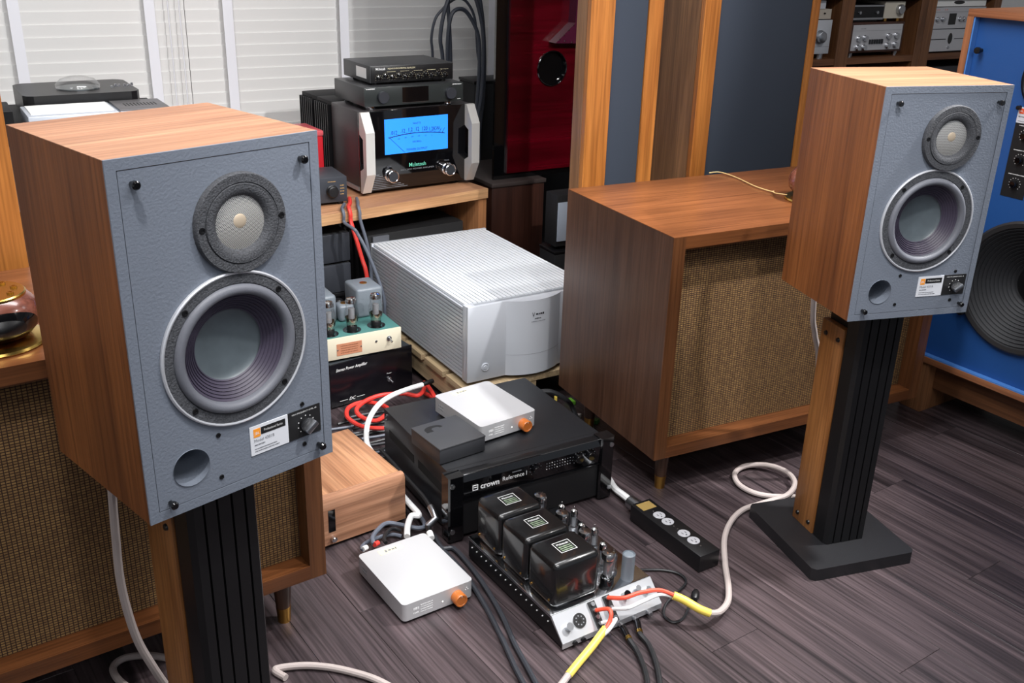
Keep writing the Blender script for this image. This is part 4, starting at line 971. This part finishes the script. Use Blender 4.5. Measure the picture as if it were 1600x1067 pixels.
for k, zz in enumerate((.733, .666, .599)):
    kk = MB().lathe([(.010, -.0228), (.010, -.012), (.008, -.009), (0, -.009)], (.2285, 0, zz), 'f', 22).build('knob', BLACKG, pn)
    for q in range(11): a = math.radians(225-q*27); bx(pn, 'dial_mark', INKW, .2285+.0165*math.cos(a)-.0009, .0222, zz+.0165*math.sin(a)-.0009, .2285+.0165*math.cos(a)+.0009, .0229, zz+.0165*math.sin(a)+.0009)
    strokes(pn, .2275, .0226, zz+.026, .046, .0032, INKW)
t = thing('speaker_plinth', 'dark wooden plinth under the blue-fronted loudspeaker', 'plinth', 2.556, 1.915, 0, BYAW, .605, .40)
for a in (0, .53): bx(t, 'end_leg', RACKZ, a, 0, 0, a+.075, .40, .1705, .002)
bx(t, 'front_rail', RACKX, .075, .045, .075, .53, .065, .1705); bx(t, 'rear_rail', RACKX, .075, .34, .075, .53, .36, .1705)

# ================================================================== SHELVING WITH HI-FI
def bookcase(x0, x1, ups, shelves, label):
    global OFF
    t = thing('bookcase', label, 'bookcase', x0, 3.90, 0, 0, x1-x0, .38, 'walnut bookcases along the back wall')
    for (a, b) in ups: bx(t, 'upright', RACKZ, a-x0, 0, 0, b-x0, .38, 1.80, .002, 1)
    for (z0, z1) in shelves:
        for (p, q) in zip(ups, ups[1:]): bx(t, 'shelf', RACKX, p[1]-x0, .004, z0, q[0]-x0, .37, z1)
    bx(t, 'back_panel', mat('rack_back', (40, 30, 26), .6), ups[0][1]-x0, .3702, .02, ups[-1][0]-x0, .378, 1.79)
SH = ((.03, .065), (.42, .45), (.765, .798), (1.095, 1.125), (1.45, 1.48), (1.77, 1.80))
bookcase(3.30, 4.803, ((3.30, 3.36), (4.148, 4.240), (4.748, 4.803)), SH, 'walnut bookcase holding the silver amplifiers with many knobs')
bookcase(4.806, 5.42, ((4.806, 4.872), (5.36, 5.42)), SH, 'walnut bookcase holding the silver components with dark oval, behind the blue loudspeaker')
t = thing('integrated_amplifier', 'wood-cased silver amplifier with eight knobs on the bookcase shelf', 'amplifier', 4.262, 3.925, .798, .0, .405, .30)
for a in (.03, .375):
    for b in (.015, .27): MB().cyl((a, b, 0), (a, b, .022), .012, .014, 14).build('foot', STEEL, t)
bx(t, 'case', mat('dark_walnut_case', (66, 42, 34), .45), 0, 0, .022, .405, .30, .178, .002); fp = bx(t, 'front_panel', mat('silver_face', (196, 196, 200), .38, metal=.3), .014, -.0015, .034, .391, -.0002, .166)
for (kx, kz) in ((.06, .095), (.105, .098), (.285, .104), (.345, .106), (.06, .05), (.105, .05), (.285, .055), (.345, .058)): MB().lathe([(.016, 0), (.016, .006), (.0135, .008), (.0135, .020), (0, .021)], (kx, -.0015, kz), 'f', 20).build('knob', CHROME, fp)
for k in range(6): bx(fp, 'lever_switch', DGREY, .145+k*.0185, -.012, .066, .151+k*.0185, -.0016, .090)
strokes(fp, .09, -.0017, .146, .040, .004, INKG); bx(fp, 'line', INKG, .02, -.0019, .135, .385, -.0016, .136)
t = thing('silver_amplifier', 'plain silver amplifier with one large knob at the bookcase end', 'amplifier', 3.78, 3.925, .798, 0, .335, .30)
for a in (.05, .30):
    for b in (.03, .27): MB().cyl((a, b, 0), (a, b, .026), .022, .022, 16).build('foot', STEEL, t)
bx(t, 'case', BLACKM, 0, .004, .026, .335, .30, .196); fp = bx(t, 'front_panel', SILVER, 0, -.002, .026, .335, .0039, .196, .001)
MB().lathe([(.035, 0), (.035, .008), (.028, .010), (.028, .028), (.025, .030), (0, .030)], (.255, -.002, .112), 'f', 30).build('knob', STEEL, fp); bx(fp, 'display', LCD, .10, -.003, .10, .195, -.0021, .15)
bx(fp, 'seam', INKG, 0, -.0026, .062, .335, -.0021, .0635)
t = thing('beige_tuner', 'flat beige unit with two switches on top of the plain silver amplifier', 'tuner', 3.80, 3.93, .9945, 0, .305, .27)
bx(t, 'case', BEIGE, 0, .004, .004, .305, .27, .052, .002); fp = bx(t, 'front_panel', mat('beige_front', (176, 168, 156), .4), 0, 0, .004, .305, .0039, .052); bx(t, 'pad', BLACK, .02, .02, 0, .285, .25, .004)
for kx in (.19, .255): MB().lathe([(.004, 0), (.004, .008), (0, .009)], (kx, 0, .032), 'f', 10).build('toggle_switch', BLACK, fp)
t = thing('small_silver_box', 'small silver box on top of the flat beige unit on the bookcase shelf', 'component', 3.86, 3.93, 1.0467, 0, .20, .2)
bx(t, 'case', WHITE, 0, .003, 0, .20, .2, .044, .003); bx(t, 'front_panel', SILVER, .002, 0, .002, .198, .0029, .042)
t = thing('cassette_deck', 'black-faced component with silver rails on top of the wood-cased amplifier', 'component', 4.262, 3.935, .977, 0, .236, .26)
bx(t, 'case', BLACKM, 0, .004, .008, .236, .26, .088); fp = bx(t, 'front_panel', BLACK, 0, 0, .008, .236, .0039, .088)
bx(fp, 'rail', STEEL, .003, -.003, .078, .233, -.0002, .086); bx(fp, 'rail', STEEL, .003, -.003, .012, .233, -.0002, .022)
for kx in (.055, .185): MB().lathe([(.008, 0), (.008, .008), (0, .009)], (kx, 0, .048), 'f', 14).build('knob', STEEL, fp)
bx(t, 'pad', BLACK, .02, .02, 0, .216, .24, .008)
t = thing('beige_preamplifier', 'small beige component with one big knob on top of the wood-cased amplifier', 'preamplifier', 4.502, 3.935, .977, 0, .155, .25)
for a in (.02, .115): bx(t, 'foot', BRASS, a, .01, 0, a+.018, .03, .016)
bx(t, 'case', BEIGE, 0, .003, .016, .155, .25, .102, .002); fp = bx(t, 'front_panel', mat('beige_face', (196, 190, 176), .4), 0, 0, .016, .155, .0029, .102); MB().lathe([(.026, 0), (.026, .02), (.023, .023), (0, .023)], (.112, 0, .062), 'f', 26).build('knob', STEEL, fp)
t = thing('oval_component', 'silver component with dark oval window on the second bookcase shelf', 'component', 4.885, 3.925, .798, 0, .44, .30)
bx(t, 'case', SILVER, 0, .004, .010, .44, .30, .128, .002); fp = bx(t, 'front_panel', mat('silver_face', (0, 0, 0)), 0, 0, .010, .44, .0039, .128); bx(t, 'foot_bar', BLACK, .02, .03, 0, .42, .28, .010)
ov = MB(); n = 24; A = ov.ring([(.175+.018*math.cos(2*pi*k/n), -.001, .078+.030*math.sin(2*pi*k/n)) for k in range(n)]); B = ov.ring([(.175+.018*math.cos(2*pi*k/n), 0, .078+.030*math.sin(2*pi*k/n)) for k in range(n)]); ov.skin(A, B); ov.bm.faces.new(A); ov.build('oval_window', LCD, fp)
for (a, b) in ((.0, .14), (.21, .44)): bx(fp, 'dark_line', INK, a, -.0008, .0735, b, 0, .0775)
MB().lathe([(.007, 0), (.006, .008), (0, .009)], (.168, 0, .030), 'f', 14).build('button', STEEL, fp)
t = thing('display_component', 'silver component with knobs and square dark display on the oval-windowed one', 'component', 4.888, 3.928, .927, 0, .44, .30)
bx(t, 'case', SILVER, 0, .004, .004, .44, .30, .118, .002); fp = bx(t, 'front_panel', mat('silver_face', (0, 0, 0)), 0, 0, .004, .44, .0039, .118); bx(t, 'pad', BLACK, .03, .03, 0, .41, .28, .004)
bx(fp, 'display', LCD, .135, -.001, .024, .195, 0, .085)
for kx in (.035, .08, .225, .255): MB().lathe([(.013, 0), (.013, .006), (.010, .008), (.010, .020), (0, .021)], (kx, 0, .055), 'f', 18).build('knob', CHROME, fp)
for kx in (.03, .045, .095, .11): MB().lathe([(.003, 0), (.0025, .001), (0, .0012)], (kx, 0, .105), 'f', 8).build('indicator', mat('red_led', (220, 90, 70), .5), fp)
bx(fp, 'seam', INKG, 0, -.0007, .092, .44, 0, .094)
t = thing('pale_component', 'pale component topmost of the stack on the second bookcase shelf', 'component', 4.89, 3.93, 1.0465, 0, .43, .28)
bx(t, 'case', BEIGE, 0, .003, .003, .43, .28, .046, .002); fp = bx(t, 'front_panel', WHITE, 0, 0, .003, .43, .0029, .046); bx(t, 'pad', BLACK, .03, .03, 0, .4, .26, .003)
ov = MB(); A = ov.ring([(.20+.045*math.cos(2*pi*k/n), -.001, .024+.010*math.sin(2*pi*k/n)) for k in range(n)]); B = ov.ring([(.20+.045*math.cos(2*pi*k/n), 0, .024+.010*math.sin(2*pi*k/n)) for k in range(n)]); ov.skin(A, B); ov.bm.faces.new(A); ov.build('oval_window', LCD, fp)
t = thing('dark_component', 'dark component on the lower bookcase shelf under the oval-windowed one', 'component', 4.90, 3.93, .45, 0, .42, .30)
bx(t, 'case', BLACKM, 0, .004, .01, .42, .30, .27); fp = bx(t, 'front_panel', DGREY, 0, 0, .01, .42, .0039, .27); bx(t, 'pad', BLACK, .03, .03, 0, .39, .27, .01)
for k in range(5): MB().lathe([(.012, 0), (.012, .014), (0, .015)], (.06+k*.075, 0, .22), 'f', 16).build('knob', STEEL, fp)

# ================================================================== CABLES
# greige speaker cable of the stand by the blue loudspeaker: coil, run, yellow sleeve
Z = .0078
coilp = [Vector((1.80, 1.660, .98)), Vector((1.80, 1.665, .80)), PY(1271, 480, 1.668), PY(1273, 520, 1.668), PY(1279, 565, 1.668), Vector((1.90, 1.675, .20)), Vector((1.945, 1.685, .05)), Vector((1.935, 1.69, Z+.002)), P(1262, 772, Z), P(1225, 776, Z), P(1185, 772, Z+.001), P(1156, 758, Z+.002), P(1148, 740, Z+.004), P(1165, 728, Z+.006), P(1200, 727, Z+.010), P(1230, 738, Z+.014), P(1242, 755, Z+.018), P(1232, 772, Z+.022), P(1212, 780, Z+.014), P(1185, 788, Z+.002), P(1160, 797, Z), P(1142, 815, Z), P(1132, 842, Z), P(1133, 880, Z), P(1138, 915, Z+.002), P(1137, 940, Z+.010), P(1124, 956, .026), P(1108, 958, .036)]
CBL = cable('speaker_cable', coilp, .0074, BEIGEC, 'greige speaker cable coiled behind the stand base, ending in red and white wires', n=10)
part_of(cable('cable_sleeve', [P(1109, 958, .036), P(1092, 951, .046), P(1070, 938, .058), P(1052, 930, .066)], .0092, YELC, '', '', n=12), CBL)
tA, tB = MCW(SL(.140, .86, .011)), MCW(SL(.140, .45, .011))
part_of(cable('terminal_wire', [P(1054, 930, .068), P(1030, 922, .078), P(1000, 926, .082), P(975, 934, .078), tA], .0046, mat('red_orange_wire', (236, 84, 60), .45), '', ''), CBL)
part_of(cable('terminal_wire', [P(1052, 932, .062), P(1030, 929, .070), P(1003, 940, .068), P(980, 950, .064), tB], .0042, WHITEC, '', ''), CBL)
tC, tD = MCW(SL(.100, .62, .011)), MCW(SL(.100, .16, .011))
CB2 = cable('speaker_cable', [P(890, 1052, .012), P(872, 1076, .009), P(845, 1110, Z), P(790, 1160, Z)], .0074, BEIGEC, 'greige cable with long yellow sleeve running away from the front of the chrome amplifier', n=10)
part_of(cable('terminal_wire', [tC, tC + Vector((.015, -.02, .012)), P(955, 958, .064), P(952, 972, .050), P(943, 988, .036)], .0046, mat('red_orange_wire', (0, 0, 0)), '', ''), CB2)
part_of(cable('terminal_wire', [tD, tD + Vector((.02, -.015, .010)), P(962, 968, .050), P(952, 983, .042), P(944, 991, .034)], .0042, WHITEC, '', ''), CB2)
part_of(cable('cable_sleeve', [P(946, 982, .038), P(925, 1010, .026), P(905, 1034, .017), P(888, 1055, .011)], .0086, YELC, '', '', n=12), CB2)
for k, (jx, e0, pts) in enumerate(((.150, (984, 1000), [(995, 1017), (1006, 1042), (1012, 1070), (1013, 1110)]), (.190, (1000, 990), [(1014, 1008), (1025, 1036), (1031, 1070), (1031, 1110)]))):
    j = MCW((jx, -.0605, .0125)); j2 = P(*e0, .010)
    pl = MB().cyl(j, j + (j2-j)*.75, .0068, .0062, 16).build('rca_plug', mat('black_nickel', (84, 84, 88), .2, metal=1), None, origin=j)
    tag(pl, ('gold-ringed dark plug in the chrome amplifier jack nearer the long yellow sleeve', 'gold-ringed dark plug in the chrome amplifier jack farther from the long yellow sleeve')[k], 'plug', 'signal plugs in the chrome amplifier')
    for q in (.76, .84, .92): MB().cyl(j + (j2-j)*q, j + (j2-j)*(q+.05), .0069, .0069, 16).build('gold_ring', GOLD, pl, off=-j)
    sc_ = cable('signal_cable', [j2 - (j2-j)*.1, j2 + (j2-j)*.05] + [P(a, b, .0065) for a, b in pts], .0060, BLKC, ('black signal cable from the chrome amplifier jack nearer the long yellow sleeve', 'black signal cable from the chrome amplifier jack farther from the long yellow sleeve')[k], group='black signal cables of the chrome amplifier')
    part_of(pl, sc_)
# thin black cord and bulb switch beside the chrome amplifier
mc_ = cable('mains_cable', [MCW((.276, .10, .012)), P(1010, 890, .006), P(1040, 891, .005), P(1062, 897, .005), P(1072, 910, .005), P(1055, 928, .006), P(1040, 945, .006), P(1038, 962, .005), P(1052, 972, .005), P(1068, 965, .006), P(1078, 945, .008), P(1084, 936, .010)], .0030, BLKC, 'thin black cord looping beside the chrome amplifier', 'cord', n=6)
cp0 = P(1085, 938, .011); cp1 = P(1089, 915, .011)
tag(MB().lathe([(0, 0), (.006, .003), (.0095, .012), (.0095, .026), (.006, .036), (0, .038)], (0, 0, 0), 'x', 18).build('cord_plug', BLACK, None), 'dark oval cord plug lying on the floor beside the chrome amplifier', 'plug')
pg = bpy.data.objects['cord_plug']; pg.location = cp0; pg.rotation_euler = (0, 0, math.atan2((cp1-cp0).y, (cp1-cp0).x)); part_of(pg, mc_)
# pair of long black leads passing between the preamplifier and the chrome amplifier
for k, o_ in enumerate((0, 12)):
    cable('signal_cable', [Vector((.864+.018*k, 1.90, .0065)), Vector((.858+.018*k, 1.84, .0065)), P(690+o_*1.7, 858, .0065), P(721+o_*1.5, 890, .0065), P(746+o_*1.5, 926, .0065), P(768+o_*1.5, 965, .0065), P(788+o_*1.3, 1005, .0065), P(806+o_*1.6, 1045, .0065), P(830+o_*1.6, 1090, .0065)], .0058, mat('slate_lead', (46, 48, 54), .45), ('dark grey lead of a pair, passing closest to the floor preamplifier', 'dark grey lead of a pair, passing closest to the chrome amplifier')[k], group='pair of dark leads on the floor')
# white cable between walnut box and rack amplifier
wc_ = cable('signal_cable', [P(660, 601, .075), P(640, 607, .078), P(612, 618, .080), P(590, 634, .082), P(575, 660, .085), P(573, 690, .085), Vector((.858, 2.24, .07)), Vector((.862, 2.15, .045)), Vector((.864, 2.03, .040)), Vector((.866, 1.955, .038)), P(643, 806, .036), P(637, 822, .036), P(636, 838, .034)], .0078, WHITEC, 'thick white cable winding past the walnut box to the floor preamplifier', n=10)
part_of(cable('cable_plug', [P(661, 600, .075), P(668, 598, .075), P(676, 595, .075)], .0076, BLACK, '', '', n=12), wc_)
bl_ = cable('signal_cable', [Vector((.893, 2.27, .060)), Vector((.896, 2.16, .060)), Vector((.896, 2.06, .062)), Vector((.893, 1.985, .066)), Vector((.889, 1.935, .066))], .0056, BLKC, 'black lead beside the rack amplifier ending in a steel plug barrel')
xb = [Vector((.889, 1.935, .066)), Vector((.884, 1.895, .056)), P(668, 822, .040)]
pl = MB().tube(xb, .0088, 14).build('plug_barrel', STEEL, None, origin=xb[0])
MB().tube([P(668, 822, .040), P(671, 832, .036)], .0074, 12).build('strain_relief', BLACK, pl, off=-xb[0])
MB().tube([P(671, 832, .036), P(674, 841, .033)], .0082, 12).build('end_cap', WHITE, pl, off=-xb[0])
part_of(pl, bl_)
# grey loops behind the floor preamplifier
g1_ = cable('signal_cable', [Vector((.880, 2.10, .012)), Vector((.880, 1.96, .012)), Vector((.855, 1.935, .014)), P(608, 817, .022), P(590, 828, .032), P(582, 840, .040), P(584, 850, .036)], .0056, GREYC, 'thicker grey lead making the taller arch behind the floor preamplifier')
g2_ = cable('signal_cable', [P(628, 838, .008), P(612, 835, .009), P(590, 840, .012), P(572, 848, .020), P(565, 856, .030), P(569, 859, .034)], .0050, GREYC, 'thinner grey lead lying lower behind the floor preamplifier')
cable('signal_cable', [P(626, 829, .010), P(614, 826, .020), P(604, 832, .030), P(600, 842, .036), P(603, 848, .036)], .0048, BLKC, 'black braided lead arching behind the floor preamplifier')
for (a, b, mt_, own) in ((567, 858, WHITE, g2_), (585, 851, REDC, g1_)):
    o_ = MB().cyl(P(a, b, .036), P(a+6, b-3, .034), .0066, .0062, 12).build('plug_collar', mt_, None, origin=P(a, b, .036)); part_of(o_, own)
# red cable coil behind the rack amplifier
rc = [P(600, 669, .024), P(575, 668, .024), P(556, 662, .024), P(542, 650, .025), P(546, 636, .026), P(570, 628, .030), P(600, 634, .032), P(606, 644, .031), P(588, 657, .026), P(566, 652, .034), P(557, 640, .044), P(572, 626, .046), P(598, 617, .046), P(630, 615, .044), P(652, 618, .042), P(662, 609, .042), P(664, 598, .04), Vector((1.192, 2.56, .03)), Vector((1.192, 2.64, .012))]
cable('speaker_cable', rc, .0068, REDC, 'red cable coiled on the floor between the black amplifier and the rack amplifier')
def edge(x): return 3.055 + (x-.80)*math.tan(.165) - .004    # front edge line of the desk
def over(x, r): return [Vector((x+.006, edge(x)+.022, .502+r)), Vector((x, edge(x)-.002, .502+r)), Vector((x, edge(x)-.006-r, .492)), Vector((x, edge(x)-.008-r, .468))]
cable('speaker_cable', [Vector((1.182, 3.235, .5088)), Vector((1.163, 3.178, .5088))] + over(1.132, .0075) + [PY(557, 375, 3.06), PY(566, 405, 3.04), PY(573, 430, 3.02), Vector((1.160, 3.0, .15)), Vector((1.160, 2.99, .012))], .0072, REDC, 'red cable hanging over the desk edge')
cable('speaker_cable', [Vector((1.140, 3.172, .5075))] + over(1.108, .006) + [PY(553, 358, 3.030), PY(559, 366, 3.022), PY(572, 390, 3.00), PY(588, 428, 2.975), PY(600, 465, 2.95), Vector((1.185, 2.94, .18)), Vector((1.187, 2.935, .010))], .0058, GREYC, 'grey cable hanging over the desk edge beside the silver amplifier')
cable('speaker_cable', [Vector((1.207, 3.230, .507)), Vector((1.192, 3.18, .507))] + over(1.168, .006) + [PY(572, 375, 3.088), PY(578, 405, 3.085), PY(580, 430, 3.08), Vector((1.186, 3.06, .20)), Vector((1.186, 3.05, .010))], .0058, GREYC, 'grey cable hanging over the desk edge next to the red one')
# greige cables of the other stand
cable('speaker_cable', [Vector((.165, 1.56, .85)), Vector((.150, 1.575, .68)), PY(176, 780, 1.575), PY(181, 840, 1.57), PY(187, 900, 1.565), PY(198, 950, 1.56), PY(215, 1000, 1.555), PY(238, 1040, 1.55), PY(262, 1075, 1.55), PY(290, 1110, 1.55)], .0074, BEIGEC, 'greige cable hanging down in front of the grille cloth beside the stand with wooden boards', n=10)
cable('speaker_cable', [P(262, 1028, Z), P(230, 1024, Z), P(195, 1028, Z), P(177, 1042, Z), P(185, 1062, Z), P(215, 1085, Z)], .0074, BEIGEC, 'greige cable loop on the floor under the grille-cloth cabinet', n=10)
cable('speaker_cable', [Vector((.405, 1.575, Z)), P(430, 1046, Z), P(470, 1040, Z), P(510, 1042, Z), P(550, 1050, Z), P(590, 1063, Z), P(640, 1090, Z)], .0074, BEIGEC, 'greige cable lying on the floor in front of the small silver preamplifier', n=10)
# dark tangle of leads on the floor behind the rack amplifier and under the board
for k in range(12):
    y0 = 2.325 + .024*k; ph = random.uniform(0, 6)
    q = [Vector((.845 + (k % 3)*.03 + i*.05, y0 + .006*math.sin(i*1.3 + ph), .0048)) for i in range(6)]
    cable('signal_cable', q, .0042, (BLKC, GREYC, BLKC, mat('slate_lead', (0, 0, 0)))[k % 4], 'dark lead in the tangle on the floor behind the walnut box', group='tangle of leads behind the walnut box', n=6)
for k in range(8):
    ph = random.uniform(0, 6); q = [Vector((1.22 + i*.045, 2.300 + .012*k + .001*math.sin(i*1.7 + ph), .0050 + .012*max(0, math.sin(i*.9 + ph)))) for i in range(7)]
    cable('signal_cable', q, .0042, BLKC, 'black lead in the tangle before the pale board', group='tangle of black leads before the pale board', n=6)
cable('mains_cable', [P(842, 612, .15), P(862, 612, .15), P(884, 624, .12), P(896, 640, .07), Vector((1.46, 2.10, .02))], .0072, BLKC, 'black power cord arching over the rear of the rack amplifier', 'cord')
for (a, b, mt_, lab, sx_) in ((868, 634, WHITE, 'white paper tag on the floor behind the rack amplifier', .028), (891, 628, GREEN, 'green leaf-like tag on the floor behind the rack amplifier', .034), (901, 650, PAPER, 'white plug block on the floor beside the peg leg', .026), (868, 628, YELC, 'yellow tag on the floor behind the rack amplifier', .014), (928, 658, mat('dark_green_tag', (52, 110, 46), .5), 'dark green tag on the floor under the walnut cabinet', .034), (945, 650, WHITE, 'pale tag on the floor under the walnut cabinet', .018)):
    p_ = P(a, b, .006); o_ = MB().prism([(-sx_/2, -sx_*.25), (sx_*.4, -sx_*.35), (sx_/2, sx_*.2), (-sx_*.3, sx_*.35)], 'z', 0, .012).build('cable_tag', mt_, None); o_.location = (p_.x, p_.y, .001 + (.012 if a in (868,) and b == 628 else 0)); o_.rotation_euler = (0, 0, a*.7)
    tag(o_, lab, 'tag')
